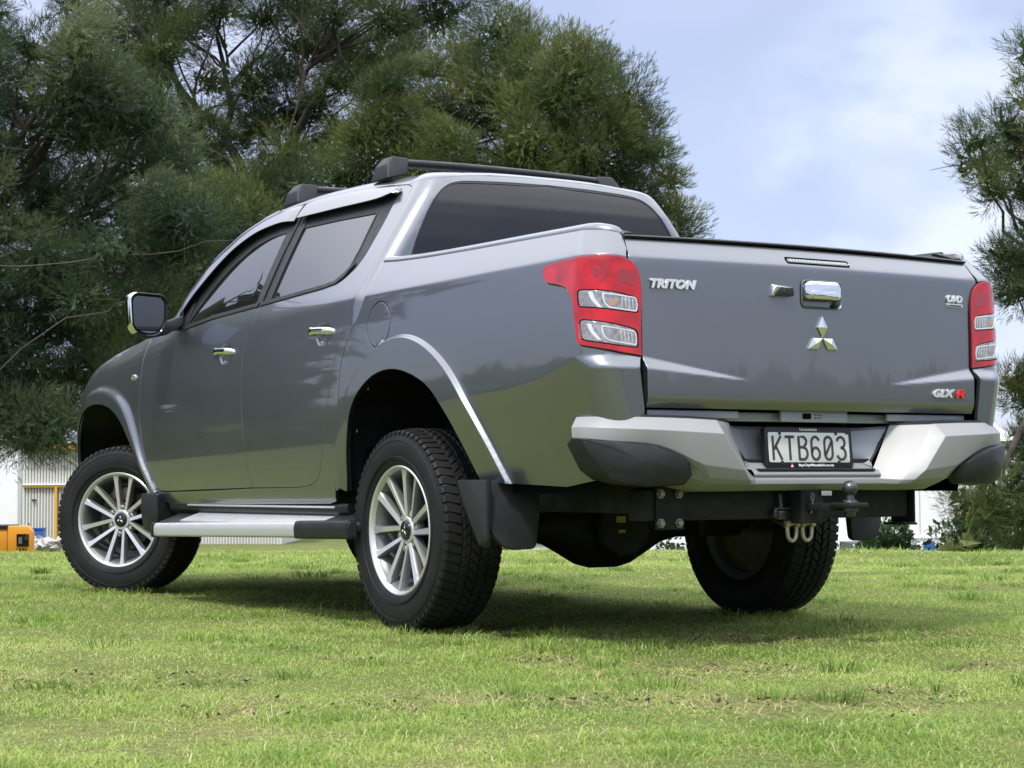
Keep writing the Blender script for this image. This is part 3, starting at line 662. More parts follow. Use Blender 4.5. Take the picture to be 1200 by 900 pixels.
# rail along the top of each bed side
bt = np.array(crv(bed_top[1:], 4)); E = bedP(bt[:, 0], bt[:, 1]); nn = normals(bedP, bt[:, 0], bt[:, 1], (-.9, 1)); up_ = np.array([0, 0, 1.]); inn = -nn.copy(); inn[:, 2] = 0; inn /= np.linalg.norm(inn, axis=1)[:, None]
rr = [E-nn*.001-up_*.004, E+inn*.001+up_*.006, E+inn*.010+up_*.016, E+inn*.024+up_*.021, E+inn*.075+up_*.021, E+inn*.078-up_*.05]
V, F = loft(rr); twin('bed_rail', V, F, paint, truck, 50, (0, -.3, 1.0))
# ---- tail lamps
lens_rib_m = mat('lens_rib', (.26, .25, .25), .25, .2, .6)
for side, o in ((1, bed[0]), (-1, bed[1])):
    def lp(name, P, outer, m, par, **kw):
        V, F, N, uv = panel_arrays(P, outer, cen=(-.9, 1), **kw)
        if side < 0: V, F, N = mirror_xf(V), [list(f)[::-1] for f in F], mirror_xf(N)
        return link(name, mesh(name, V, F, N), m, par)
    c1 = rounded([(-1.192, 1.134), (-1.266, 1.131), (-1.322, 1.124), (-1.382, 1.113), (-1.393, 1.100), (-1.395, 1.066), (-1.323, 1.071), (-1.262, 1.077), (-1.200, 1.083)], [.012, .003, .003, .012, .012, .008, .003, .003, .012], 3)
    c2 = rounded([(-1.205, 1.041), (-1.267, 1.034), (-1.345, 1.021), (-1.388, 1.011), (-1.395, 1.00), (-1.397, .957), (-1.323, .962), (-1.272, .969), (-1.214, .979)], [.012, .003, .003, .012, .012, .008, .003, .003, .012], 3)
    lens = lp('tail_lamp', offsetP(bedP, .006, (-.9, 1)), lamp, red_lens, truck, holes=[c1, c2], res=.014, gap=.0012, bevel=.0018, depth=.02, hole_flange=False)
    lp('lamp_gasket', offsetP(bedP, .001, (-.9, 1)), lamp, seal, lens, res=.03, gap=-.0015, depth=.02)
    for c_, kk in ((c1, 0), (c2, 1)):
        pane = lp('clear_window', offsetP(bedP, .0055, (-.9, 1)), c_, clear_lens, lens, res=.012, gap=.0006, depth=.006)
        zl = lambda s_: float(np.interp(s_, [-1.395, -1.2], [1.090, 1.107] if kk == 0 else [.984, 1.008]))
        h = .0235
        st = crv([(-1.229, zl(-1.23)+h), (-1.240, zl(-1.24)), (-1.262, zl(-1.26)-h)], 5)+crv([(-1.276, zl(-1.275)-h), (-1.254, zl(-1.255)), (-1.243, zl(-1.243)+h)], 5)
        lp('reflector', offsetP(bedP, .0068, (-.9, 1)), st, lens_white, lens, res=.012, gap=0, bevel=.0006, depth=.004)
        ring_o = rounded([(-1.272, zl(-1.272)+h), (-1.388, zl(-1.388)+h-.001), (-1.3945, zl(-1.39)), (-1.393, zl(-1.39)-h), (-1.292, zl(-1.29)-h), (-1.276, zl(-1.275)-.004)], [.006, .014, .01, .008, .014, .01], 3)
        ring_i = inset(ccw(ring_o), .0042)
        lp('reflector', offsetP(bedP, .0066, (-.9, 1)), ring_o, lens_white, lens, holes=[ring_i], res=.01, gap=0, bevel=.0004, depth=.004)
        for i_ in range(7):
            st = [(-1.203, zl(-1.2)+.019-.0065*i_), (-1.232-.004*i_, zl(-1.23)+.019-.0065*i_), (-1.232-.004*i_, zl(-1.23)+.0165-.0065*i_), (-1.203, zl(-1.2)+.0165-.0065*i_)]
            lp('lens_rib', offsetP(bedP, .0064, (-.9, 1)), st, lens_rib_m, lens, res=.02, gap=0, bevel=.0003, depth=.003)
        for i_ in range(8):
            x0 = -1.335-.0065*i_; st = [(x0, zl(x0)+.015), (x0-.0022, zl(x0)+.015), (x0-.0022-.003, zl(x0)-.015), (x0-.003, zl(x0)-.015)]
            lp('lens_rib', offsetP(bedP, .0062, (-.9, 1)), st, lens_rib_m if i_ % 2 else lens_white, lens, res=.02, gap=0, bevel=.0003, depth=.003)
    lampi = inset(ccw(lamp), .007)
    lp('lamp_edge', offsetP(bedP, .0064, (-.9, 1)), inset(ccw(lamp), .0032), red_dark, lens, holes=[lampi], res=.014, gap=0, bevel=.0006, depth=.004)
    ell = lambda cx_, cz_, a_, b_: [(cx_+a_*math.cos(t), cz_+b_*math.sin(t)) for t in np.linspace(0, 2*PI, 24, endpoint=False)]
    lp('bulb', offsetP(bedP, .0066, (-.9, 1)), ell(-1.308, 1.093, .012, .010), amber, lens, res=.01, gap=0, bevel=.0006, depth=.004)
    lp('brake_reflector', offsetP(bedP, .0066, (-.9, 1)), ell(-1.250, 1.190, .014, .016), red_dark, lens, res=.01, gap=0, bevel=.0006, depth=.004)
    lp('brake_reflector', offsetP(bedP, .0066, (-.9, 1)), rounded([(-1.315, 1.205), (-1.385, 1.195), (-1.388, 1.145), (-1.32, 1.155)], .012), red_dark, lens, res=.014, gap=0, depth=.004)
    for t in np.linspace(-1.2, 1.2, 15):
        for cx_, r0, r1 in ((-1.250, .022, .040),):
            a_, b_ = math.cos(t), math.sin(t); w_ = .0016
            st = [(cx_-r0*a_-w_*b_, 1.190+r0*b_-w_*a_), (cx_-r1*a_-w_*b_, 1.190+r1*b_-w_*a_), (cx_-r1*a_+w_*b_, 1.190+r1*b_+w_*a_), (cx_-r0*a_+w_*b_, 1.190+r0*b_+w_*a_)]
            lp('lens_ray', offsetP(bedP, .0066, (-.9, 1)), st, red_dark, lens, res=.02, gap=0, bevel=.0003, depth=.003)

# ---- tailgate with everything on it
tgl = [(-.700, .766), (-.703, .931), (-.705, 1.126), (-.711, 1.170), (-.724, 1.209), (-.750, 1.233), (-.742, 1.270), (-.734, 1.308)]
tg_outer = tgl+[(-x, z) for x, z in tgl[::-1]]
hole_h = rounded([(-.083, 1.108), (.083, 1.108), (.083, 1.197), (-.083, 1.197)], .022); hole_3 = rounded([(-.136, 1.253), (.136, 1.253), (.136, 1.2725), (-.136, 1.2725)], .008)
ex_t = [np.stack([a_.ravel(), b_.ravel()], 1) for a_, b_ in [np.meshgrid(np.linspace(-.69, .69, 90), np.linspace(.855, .94, 16)), np.meshgrid(np.linspace(-.69, .69, 70), np.linspace(.782, .806, 5)), np.meshgrid(np.linspace(-.70, .70, 70), np.linspace(1.232, 1.256, 7))]]
tg = panel('tailgate', tailP, tg_outer, paint, truck, both=False, holes=[hole_h, hole_3], res=.02, cen=(-.9, 1), extra=ex_t, depth=.03)[0]
def tpos(x, z, off=0.): q = offsetP(tailP, off, (-.9, 1))(np.array([x]), np.array([z]))[0]; return Vector(q)
def tframe(x, z, off=0.):
    o = tpos(x, z, off); return basis(o, tpos(x+.01, z, off)-tpos(x-.01, z, off), tpos(x, z+.01, off)-tpos(x, z-.01, off))
bm = bmesh.new(); M = tframe(0, 1.152)        # recess cup
hp = rounded([(-.083, -.044), (.083, -.044), (.083, .045), (-.083, .045)], .022); rings = [[bm.verts.new(M @ Vector((x*s_, y*s_, d_))) for x, y in hp] for s_, d_ in ((1.06, .0035), (1.03, .005), (.97, .001), (.93, -.012), (.80, -.026))]
for A, B in zip(rings, rings[1:]):
    for k in range(len(hp)): bm.faces.new((A[k], A[(k+1) % len(hp)], B[(k+1) % len(hp)], B[k]))
bm.faces.new(rings[-1]); recalc(bm); th = bm_obj('tailgate_handle', bm, paint, tg, 50)
bm = bmesh.new(); M2 = M @ Matrix.Translation((0, .014, 0))
prof = rounded([(-.076, -.030), (.076, -.030), (.078, .015), (.064, .030), (-.064, .030), (-.078, .015)], .012, 4)
rings = [[bm.verts.new(M2 @ Vector((x*s_, y*s_+dy_, d_))) for x, y in prof] for s_, d_, dy_ in ((1, -.012, 0), (1, .006, 0), (.97, .012, 0), (.80, .0165, -.001), (.74, .0175, -.004))]
for A, B in zip(rings, rings[1:]):
    for k in range(len(prof)): bm.faces.new((A[k], A[(k+1) % len(prof)], B[(k+1) % len(prof)], B[k]))
bm.faces.new(rings[-1]); recalc(bm); bm_obj('chrome_pull', bm, chrome, th, 40)
bm = bmesh.new(); add_prism(bm, rounded([(-.055, -.029), (.055, -.029), (.055, -.002), (-.055, -.002)], .006), M2, .0205, .002); recalc(bm); bm_obj('key_panel', bm, chrome, th, 40)
bm = bmesh.new(); M = tframe(0, 1.2627, -.004); add_prism(bm, rounded([(-.131, -.007), (.131, -.007), (.131, .007), (-.131, .007)], .006), M, .004, .001); recalc(bm)
bl = bm_obj('brake_light', bm, mat('brake_light_lens', (.16, .175, .19), .2, .2, 1.), tg)
for i in range(19):
    bm = bmesh.new(); add_prism(bm, rounded([(-.0035, -.005), (.0035, -.005), (.0035, .005), (-.0035, .005)], .002, 2), M @ Matrix.Translation((-.117+.013*i, 0, 0)), .0055, .001); recalc(bm); bm_obj('led_cell', bm, mat('led_cell', (.40, .42, .44), .25, .2, 1.), bl)
bm = bmesh.new(); M = tframe(-.174, 1.159)     # reversing camera
add_hull(bm, [M @ Vector(v) for v in [(-.042, -.021, -.003), (.042, -.021, -.003), (.042, .019, -.003), (-.034, .022, -.003), (-.040, -.019, .010), (.040, -.019, .010), (.036, .008, .022), (-.030, .012, .022)]], .003); recalc(bm)
rc = bm_obj('reversing_camera', bm, chrome, tg, 40)
bm = bmesh.new(); add_prism(bm, rounded([(-.030, -.019), (.041, -.019), (.040, .008), (-.012, .009)], .004), M @ Matrix.Translation((0, 0, .006)), .0165, .002); recalc(bm); bm_obj('camera_hood', bm, black_plastic, rc, 40)
bm = bmesh.new(); add_lathe(bm, [(.024, .0005), (.0245, .006), (.022, .008)], 16, 'z', M @ Matrix.Translation((.006, -.004, 0))); recalc(bm); bm_obj('lens', bm, gloss_black, rc)
# three-diamond emblem, each diamond faceted
M = tframe(0, 1.008, .001); em = None
for k in range(3):
    a = PI/2+k*2*PI/3; d = Vector((math.cos(a), math.sin(a))); w = Vector((-d.y, d.x)); L_ = .072; hwid = L_*.5*math.tan(PI/6)*1.0
    pts2 = [d*0.001, d*(L_*.5)+w*hwid, d*L_, d*(L_*.5)-w*hwid]
    bm = bmesh.new(); A = [bm.verts.new(M @ Vector((q.x, q.y, 0))) for q in pts2]; B = [bm.verts.new(M @ Vector((*(q*.999), .005))) for q in pts2]; c_ = bm.verts.new(M @ Vector((*(d*L_*.5), .0105)))
    for i in range(4): bm.faces.new((A[i], A[(i+1) % 4], B[(i+1) % 4], B[i])); bm.faces.new((B[i], B[(i+1) % 4], c_))
    recalc(bm); o = bm_obj('emblem_diamond' if em else 'emblem', bm, chrome, em or tg, 5); em = em or o
def badge(s, x, z, w, h, m, parent, sh=0., bold=0., dp=.006, space=1.):
    me = text_mesh(s, w, h, dp, sh, bold, space); me.materials.append(m); o = link('lettering', me, None, parent); o.matrix_local = tframe(x, z, .0004); return o
b1 = badge('TRITON', -.590, 1.1605, .172, .031, badge_m, tg, .25, .055, .007, 1.05)
b2 = badge('GLX', .549, .8375, .105, .030, badge_m, tg, .35, .055, .006); badge('R', .624, .8375, .045, .030, red_plain, tg, .35, .035, .006)
b3 = badge('DI-D', .627, 1.170, .080, .026, badge_m, tg, .10, .055, .006)
bm = bmesh.new(); add_prism(bm, rounded([(-.041, -.006), (.041, -.006), (.041, .006), (-.041, .006)], .002), tframe(.627, 1.147, 0), .004, .001); recalc(bm); db = bm_obj('badge_bar', bm, chrome, tg)
me = text_mesh('COMMON RAIL', .070, .006, .0008); me.materials.append(plate_black); o = link('lettering', me, None, db); o.matrix_local = tframe(.627, 1.147, .0042)
# black cap along the tailgate top
xs = np.linspace(-.735, .735, 41); rr = []
for dz_, dy_ in ((-.001, -.001), (.001, -.008), (.005, -.010), (.010, -.003), (.011, .03), (.008, .065), (-.02, .066)):
    q = tailP(xs, np.full(41, 1.307)); q[:, 1] += dy_; q[:, 2] += dz_+.004*(1-(xs/.735)**2); rr.append(q)
V, F = loft(rr); F = orient_out(V, F, (0, -1.0, 1.25)); link('tailgate_cap', mesh('tailgate_cap', V, F, None, 50), black_plastic, tg)
for sgn in (1, -1):
    bm = bmesh.new(); add_hull(bm, [(sgn*x, y, z) for x, y, z in [(-.69, -1.225, 1.318), (-.70, -1.16, 1.338), (-.76, -1.14, 1.352), (-.800, -1.06, 1.356), (-.785, -1.13, 1.348), (-.740, -1.215, 1.320), (-.70, -1.225, 1.326), (-.72, -1.10, 1.357), (-.75, -1.02, 1.362), (-.79, -1.02, 1.362)]], .006); recalc(bm)
    bm_obj('bed_corner_cap', bm, black_plastic, truck, 50)
# ---- rear bumper: stations of (top inner, top edge, chamfer, main face low, bottom edge, bottom inner) along the right half
st = [
 [(.335, -1.17, .722), (.345, -1.250, .727), (.330, -1.247, .690), (.272, -1.246, .578), (.268, -1.285, .545), (.268, -1.29, .528), (.26, -1.25, .508), (.26, -1.15, .505)],
 [(.44, -1.20, .727), (.452, -1.335, .729), (.432, -1.342, .690), (.345, -1.345, .567), (.322, -1.338, .540), (.315, -1.325, .526), (.305, -1.27, .507), (.30, -1.15, .505)],
 [(.46, -1.20, .730), (.468, -1.345, .731), (.472, -1.390, .687), (.385, -1.382, .572), (.352, -1.366, .541), (.342, -1.346, .526), (.33, -1.28, .506), (.33, -1.15, .505)],
 [(.56, -1.18, .734), (.575, -1.342, .735), (.580, -1.380, .692), (.540, -1.372, .590), (.500, -1.352, .548), (.490, -1.330, .530), (.48, -1.27, .508), (.48, -1.15, .505)],
 [(.68, -1.14, .737), (.700, -1.318, .738), (.712, -1.352, .698), (.690, -1.346, .650), (.585, -1.338, .592), (.545, -1.318, .548), (.53, -1.25, .522), (.53, -1.15, .515)],
 [(.80, -1.08, .739), (.835, -1.284, .740), (.853, -1.312, .704), (.850, -1.312, .664), (.82, -1.29, .640), (.75, -1.25, .60), (.70, -1.20, .56), (.66, -1.14, .54)],
 [(.83, -1.06, .740), (.886, -1.238, .741), (.914, -1.256, .708), (.916, -1.258, .672), (.89, -1.24, .650), (.84, -1.21, .62), (.78, -1.16, .59), (.72, -1.11, .56)],
 [(.83, -1.05, .740), (.902, -1.190, .741), (.927, -1.200, .708), (.929, -1.205, .675), (.90, -1.19, .655), (.85, -1.17, .63), (.80, -1.13, .60), (.74, -1.09, .57)],
]
def adj(x, y): f = float(np.clip((x-.72)/.15, 0, 1)); return x-.026*f, y+.028*f
st = [[(*adj(x, y), z) for x, y, z in s_] for s_ in st]
tail_ = np.array(st[3:]); tail_ = np.stack([np.array(crv(tail_[:, k], 4)) for k in range(tail_.shape[1])], 1); st = st[:3]+[[tuple(v) for v in r_] for r_ in tail_]
V, F = loft([[(-x, y, z) for x, y, z in s_] for s_ in st])
bm = bmesh.new()
for sgn in (1, -1):
    vs = [bm.verts.new((v[0]*sgn, v[1], v[2])) for v in V]
    for f in F: bm.faces.new([vs[i] for i in f])
ns = len(st[0])       # the low middle bar that joins both halves
prof = [(-1.215, .606), (-1.246, .578), (-1.272, .575), (-1.285, .563), (-1.285, .556), (-1.278, .553), (-1.278, .549), (-1.290, .545), (-1.29, .528), (-1.25, .508), (-1.15, .505)]
a = [bm.verts.new((-.272, y, z)) for y, z in prof]; b = [bm.verts.new((.272, y, z)) for y, z in prof]
for i in range(len(prof)-1): bm.faces.new((a[i], a[i+1], b[i+1], b[i]))
recalc(bm)
es = [e for e in bm.edges if len(e.link_faces) == 2 and e.calc_face_angle(0) > .2]
bmesh.ops.bevel(bm, geom=es, offset=.010, segments=4, affect='EDGES', profile=.5, clamp_overlap=True)
bumper = bm_obj('rear_bumper', bm, silver, truck, 28)
bm = bmesh.new(); add_box(bm, (0, -1.2745, .5755), (.50, .020, .007), .002); recalc(bm); bm_obj('step_pad', bm, black_plastic, bumper)
for sgn in (1, -1):       # black top trims and corner pads
    bm = bmesh.new(); pts_ = [(.35, -1.245, .735), (.46, -1.335, .738), (.575, -1.335, .743), (.70, -1.31, .746), (.80, -1.27, .747)]
    q1 = [bm.verts.new((sgn*x, y, z)) for x, y, z in pts_]; q2 = [bm.verts.new((sgn*x, y+.10, z+.006)) for x, y, z in pts_]; q3 = [bm.verts.new((sgn*x, y-.002, z-.010)) for x, y, z in pts_]
    for i in range(4): bm.faces.new((q1[i], q1[i+1], q2[i+1], q2[i])); bm.faces.new((q3[i], q3[i+1], q1[i+1], q1[i]))
    recalc(bm); bm_obj('bumper_top_trim', bm, black_plastic, bumper)
    rim_ = [(.562, -1.338, .556), (.580, -1.350, .596), (.640, -1.354, .626), (.710, -1.348, .648), (.850, -1.314, .664), (.916, -1.260, .671), (.931, -1.206, .674), (.928, -1.175, .655), (.880, -1.175, .575), (.850, -1.20, .545), (.80, -1.245, .530), (.70, -1.295, .520), (.585, -1.328, .527)]
    c_ = np.array([.745, -1.30, .600]); bm = bmesh.new(); rings = []
    def face_y(x): return float(np.interp(x, [.55, .64, .71, .85, .916, .931, .94], [-1.340, -1.354, -1.348, -1.314, -1.260, -1.206, -1.17]))
    for s_, out_ in ((1.0, -.03), (1.0, .002), (.94, .018), (.55, .024), (.05, .026)):
        ring_ = []
        for x, y, z in rim_:
            v = c_+(np.array([x, y, z])-c_)*s_; zz = (v[2]-.60)/.08
            if out_ > .01: v[1] = face_y(v[0])+.028*max(0, -zz)**1.5
            nx, ny = v[0]-.45, v[1]+.95; l_ = math.hypot(nx, ny); out2 = out_*(1-.85*float(np.clip((v[0]-.84)/.08, 0, 1))) if out_ > 0 else out_
            ax_, ay_ = adj(v[0]+nx/l_*out2, v[1]+ny/l_*out2); ring_.append(bm.verts.new((sgn*ax_, ay_, v[2])))
        rings.append(ring_)
    for A, B in zip(rings, rings[1:]):
        for k in range(len(rim_)): bm.faces.new((A[k], A[(k+1) % len(rim_)], B[(k+1) % len(rim_)], B[k]))
    bm.faces.new(rings[-1]); recalc(bm)
    es = [e for e in bm.edges if len(e.link_faces) == 2 and e.calc_face_angle(0) > .5]
    bmesh.ops.bevel(bm, geom=es, offset=.006, segments=2, affect='EDGES', clamp_overlap=True)
    bm_obj('corner_pad', bm, dark_plastic, bumper, 40)
# recessed plate panel and the number plate
bm = bmesh.new()
rp = [[(-.40, -1.16, .722), (-.28, -1.15, .722), (.28, -1.15, .722), (.40, -1.16, .722)], [(-.352, -1.235, .724), (-.25, -1.178, .716), (.25, -1.178, .716), (.352, -1.235, .724)], [(-.315, -1.225, .665), (-.235, -1.185, .665), (.235, -1.185, .665), (.315, -1.225, .665)], [(-.272, -1.232, .603), (-.225, -1.192, .61), (.225, -1.192, .61), (.272, -1.232, .603)], [(-.272, -1.245, .585), (-.225, -1.215, .604), (.225, -1.215, .604), (.272, -1.245, .585)]]
V, F = loft(rp); vs = [bm.verts.new(v) for v in V]
for f in F: bm.faces.new([vs[i] for i in f])
recalc(bm); bmesh.ops.bevel(bm, geom=[e for e in bm.edges if len(e.link_faces) == 2 and e.calc_face_angle(0) > .15], offset=.008, segments=3, affect='EDGES', clamp_overlap=True)
bm_obj('plate_recess', bm, grey_plastic, bumper, 60)
for sgn in (1, -1):
    bm = bmesh.new(); add_tube(bm, [(sgn*.27, -1.238, .606), (sgn*.30, -1.234, .64), (sgn*.322, -1.238, .678), (sgn*.345, -1.244, .716)], .0045, 8); recalc(bm); bm_obj('recess_seam', bm, seal, bumper)
bm = bmesh.new(); add_box(bm, (0, -1.222, .6075), (.545, .012, .010), .002); recalc(bm); bm_obj('recess_seam', bm, seal, bumper)
Mp = basis((-.005, -1.236, .647), (1, 0, 0), (0, .085, 1))
bm = bmesh.new(); add_prism(bm, rounded([(-.187, -.069), (.187, -.069), (.187, .069), (-.187, .069)], .014), Mp @ Matrix.Translation((0, 0, -.012)), .012, .0); 
add_prism(bm, rounded([(-.187, -.069), (.187, -.069), (.187, .069), (-.187, .069)], .014), Mp, .008, .003); recalc(bm); plate = bm_obj('number_plate', bm, black_plastic, truck, 40)
bm = bmesh.new(); add_prism(bm, rounded([(-.173, -.048), (.173, -.048), (.173, .051), (-.173, .051)], .008), Mp @ Matrix.Translation((0, 0, .0078)), .0012, .0005); recalc(bm); bm_obj('plate_face', bm, plate_white, plate, 40)
for x, y in ((-.124, .048), (.118, .048), (.165, .051), (-.120, -.050), (.125, -.049)):
    bm = bmesh.new(); add_prism(bm, [(x-.006, y-.005), (x+.006, y-.005), (x+.006, y+.006), (x-.006, y+.006)], Mp @ Matrix.Translation((0, 0, .0088)), .001); recalc(bm); bm_obj('frame_clip', bm, black_plastic, plate, 40)
def ribbon(bm, pts, w, M, h=.001):
    p = np.asarray(pts, float); n = len(p); d = np.gradient(p, axis=0); d[0] = p[1]-p[0]; d[-1] = p[-1]-p[-2]
    if np.allclose(p[0], p[-1]): d[0] = d[-1] = (p[1]-p[0])+(p[-1]-p[-2])
    d /= np.linalg.norm(d, axis=1)[:, None]+1e-9; nn = np.stack([-d[:, 1], d[:, 0]], 1)*w/2
    L_ = [bm.verts.new(M @ Vector((*q, h))) for q in p+nn]; R_ = [bm.verts.new(M @ Vector((*q, h))) for q in p-nn]
    L0 = [bm.verts.new(M @ Vector((*q, 0))) for q in p+nn]; R0 = [bm.verts.new(M @ Vector((*q, 0))) for q in p-nn]
    for i in range(n-1):
        bm.faces.new((R_[i], R_[i+1], L_[i+1], L_[i])); bm.faces.new((L_[i], L_[i+1], L0[i+1], L0[i])); bm.faces.new((R0[i], R0[i+1], R_[i+1], R_[i]))
def arc_(cx_, cy_, rx, ry, a0, a1, n=10): return [(cx_+rx*math.cos(t), cy_+ry*math.sin(t)) for t in np.linspace(math.radians(a0), math.radians(a1), n)]
# glyph strokes in a 1 x 2 cell (x 0..1, y 0..2)
GL = {'K': [[(.08, 0), (.08, 2)], [(.95, 2), (.14, .86)], [(.36, 1.18), (.98, 0)]],
      'T': [[(0, 1.93), (1, 1.93)], [(.5, 1.93), (.5, 0)]],
      'B': [[(.08, 1.04), (.08, 2), ][::-1]+[], [(.08, 0), (.08, 1.94), (.5, 1.94)]+arc_(.5, 1.56, .38, .38, 80, -60, 9)+[(.58, 1.08), (.10, 1.08)], [(.55, 1.08)]+arc_(.50, .56, .45, .50, 70, -80, 10)+[(.5, .06), (.10, .06)]],
      '6': [arc_(.5, 1.45, .42, .50, 20, 180, 10)+[(.08, 1.45), (.08, .55)]+arc_(.5, .55, .42, .50, 180, 540, 28)[1:]],
      '0': [arc_(.5, 1.45, .42, .50, 0, 180, 12)+arc_(.5, .55, .42, .50, 180, 360, 12)+[(.92, 1.45)], [(.16, .42), (.86, 1.58)]],
      '3': [arc_(.48, 1.50, .42, .45, 165, -75, 12)+[(.42, 1.06)], [(.42, 1.06)]+arc_(.48, .55, .46, .50, 80, -165, 14)]}
cell = [-.158, -.104, -.048, .006, .062, .118]
for ch, x0 in zip('KTB603', cell):
    bm = bmesh.new(); 
    for s_ in GL[ch]:
        if len(s_) > 1: ribbon(bm, [(x0+.040*x, -.041+.040*y) for x, y in s_], .0092, Mp @ Matrix.Translation((0, 0, .0090)), .0012)
    recalc(bm); bm_obj('plate_character', bm, plate_black, plate, 40)
for txt, x, y, w, h in (('TAURANGA', 0, .0605, .078, .0078), ('BayCityMitsubishi.co.nz', .026, -.0585, .152, .0110)):
    me = text_mesh(txt, w, h, .0006, 0, .02, 1.02); me.materials.append(white_ink); o = link('lettering', me, None, plate); o.matrix_local = Mp @ Matrix.Translation((x, y, .0081))
for x, m in ((-.078, red_plain), (-.078, white_ink)):
    bm = bmesh.new(); dy = .0015 if m is red_plain else -.0045
    add_prism(bm, [(x-.006, dy-.0590), (x+.006, dy-.0590), (x+.003, dy-.0535), (x-.003, dy-.0535)], Mp @ Matrix.Translation((0, 0, .0081)), .0006); recalc(bm); bm_obj('dealer_mark', bm, m, plate, 40)
# body sill between tailgate and bumper
bm = bmesh.new(); add_box(bm, (0, -1.205, .748), (1.38, .06, .03), .004); add_box(bm, (0, -1.262, .752), (.285, .012, .040), .002); add_box(bm, (-.50, -1.262, .752), (.36, .012, .024), .002); add_box(bm, (.50, -1.262, .752), (.36, .012, .024), .002); recalc(bm)
sl = bm_obj('rear_sill', bm, grey_plastic, truck)
bm = bmesh.new(); add_prism(bm, rounded([(-.018, -.010), (.018, -.010), (.018, .009), (-.018, .009)], .004), basis((-.035, -1.2685, .752), (1, 0, 0), (0, 0, 1)), .001); recalc(bm); bm_obj('lock_hole', bm, void, sl)
for k in range(6):
    bm = bmesh.new(); add_lathe(bm, [(0, .0028), (.001, .0025), (.001, .0001)], 8, 'z', basis((.002+.012*(k % 3), -1.268, .746+.010*(k//3)), (1, 0, 0), (0, 0, 1))); recalc(bm); bm_obj('vent_hole', bm, void, sl)

# ---- tow bar
tb = []
bm = bmesh.new(); add_box(bm, (-.06, -1.12, .462), (1.12, .10, .100), .006); recalc(bm); tow = bm_obj('tow_bar', bm, frame_m, truck)
for sgn, x in ((-1, -.535), (1, .515)):
    bm = bmesh.new()
    if sgn < 0: add_box(bm, (x, -1.178, .452), (.105, .010, .136), .003); add_box(bm, (x+.055, -1.13, .452), (.008, .10, .136), .002)
    else: add_box(bm, (x, -1.13, .455), (.008, .115, .125), .002); add_box(bm, (x-.015, -1.13, .388), (.06, .11, .008), .002)
    recalc(bm); pl = bm_obj('mount_plate', bm, frame_m, tow)
    for dx, dz in ((-.036, .047), (.036, .047), (-.036, -.047), (.036, -.047)):
        if sgn > 0: continue
        bm = bmesh.new(); Mb = basis((x+dx, -1.183, .452+dz), (1, 0, 0), (0, 0, 1))
        r_ = add_lathe(bm, [(0, .0165), (.003, .0165), (.0032, .0115), (.012, .0112), (.0135, .009)], 6, 'z', Mb); cap_ring(bm, r_[-1]); recalc(bm); bm_obj('bolt', bm, bolt_m, pl, 30)
    if sgn < 0:
        for dz in (.047, -.047):
            bm = bmesh.new(); Mb = basis((x+.060, -1.15, .452+dz), (0, 1, 0), (0, 0, 1)); r_ = add_lathe(bm, [(0, .013), (.003, .013), (.0032, .010), (.014, .010)], 6, 'z', Mb); cap_ring(bm, r_[-1]); recalc(bm); bm_obj('bolt', bm, bolt_m, pl, 30)
bm = bmesh.new(); add_box(bm, (.0, -1.20, .462), (.095, .10, .13), .005); add_hull(bm, [(-.062, -1.19, .385), (.07, -1.19, .385), (-.11, -1.17, .415), (.085, -1.17, .415), (-.062, -1.165, .385), (.07, -1.165, .385), (-.11, -1.15, .415), (.085, -1.15, .415)], .003); recalc(bm); bm_obj('hitch_receiver', bm, frame_m, tow)
bm = bmesh.new(); add_box(bm, (.0, -1.30, .452), (.055, .20, .022), .003); add_box(bm, (.0, -1.43, .458), (.085, .10, .018), .006); recalc(bm); bm_obj('tow_tongue', bm, frame_m, tow)
bm = bmesh.new(); B0 = Vector((.0, -1.435, .467))
pr = [(-.045, .0), (-.045, .016), (-.028, .019), (-.026, .026), (0, .026), (.001, .026), (.006, .024), (.010, .0145), (.024, .0130)]+[(.046+.0255*math.sin(t), .0255*math.cos(t)) for t in np.linspace(-1.02, 1.45, 14)]+[(.0712, .0)]
add_lathe(bm, [(o_, r_) for o_, r_ in pr], 28, 'z', Matrix.Translation(B0)); recalc(bm); bm_obj('tow_ball', bm, steel_m, tow, 40)
for x in (-.035, .030):
    bm = bmesh.new(); add_tube(bm, [(x-.019, -1.185, .402), (x-.020, -1.185, .375), (x-.017, -1.185, .352), (x-.008, -1.185, .341), (x, -1.185, .3385), (x+.008, -1.185, .341), (x+.017, -1.185, .352), (x+.020, -1.185, .375), (x+.019, -1.185, .402)], .0068, 10)
    add_tube(bm, [(x-.028, -1.185, .395), (x+.034, -1.185, .395)], .0062, 8); recalc(bm); sh = bm_obj('shackle', bm, shackle_m, tow, 50)
    for dx in (-.021, .021):
        bm = bmesh.new(); add_lathe(bm, [(-.008, .001), (-.008, .0125), (.008, .0125), (.008, .001)], 12, 'x', Matrix.Translation((x+dx, -1.185, .395))); recalc(bm); bm_obj('shackle_eye', bm, shackle_m, sh, 40)
bm = bmesh.new(); add_tube(bm, [(-.105, -1.18, .447), (-.08, -1.195, .447), (-.02, -1.195, .447)], .0045, 6); add_tube(bm, [(-.088, -1.19, .495), (-.088, -1.195, .447)], .006, 6); add_box(bm, (-.072, -1.185, .425), (.06, .03, .03), .004); add_box(bm, (-.112, -1.185, .430), (.018, .03, .026), .003); recalc(bm); bm_obj('trailer_socket', bm, steel_m, tow)
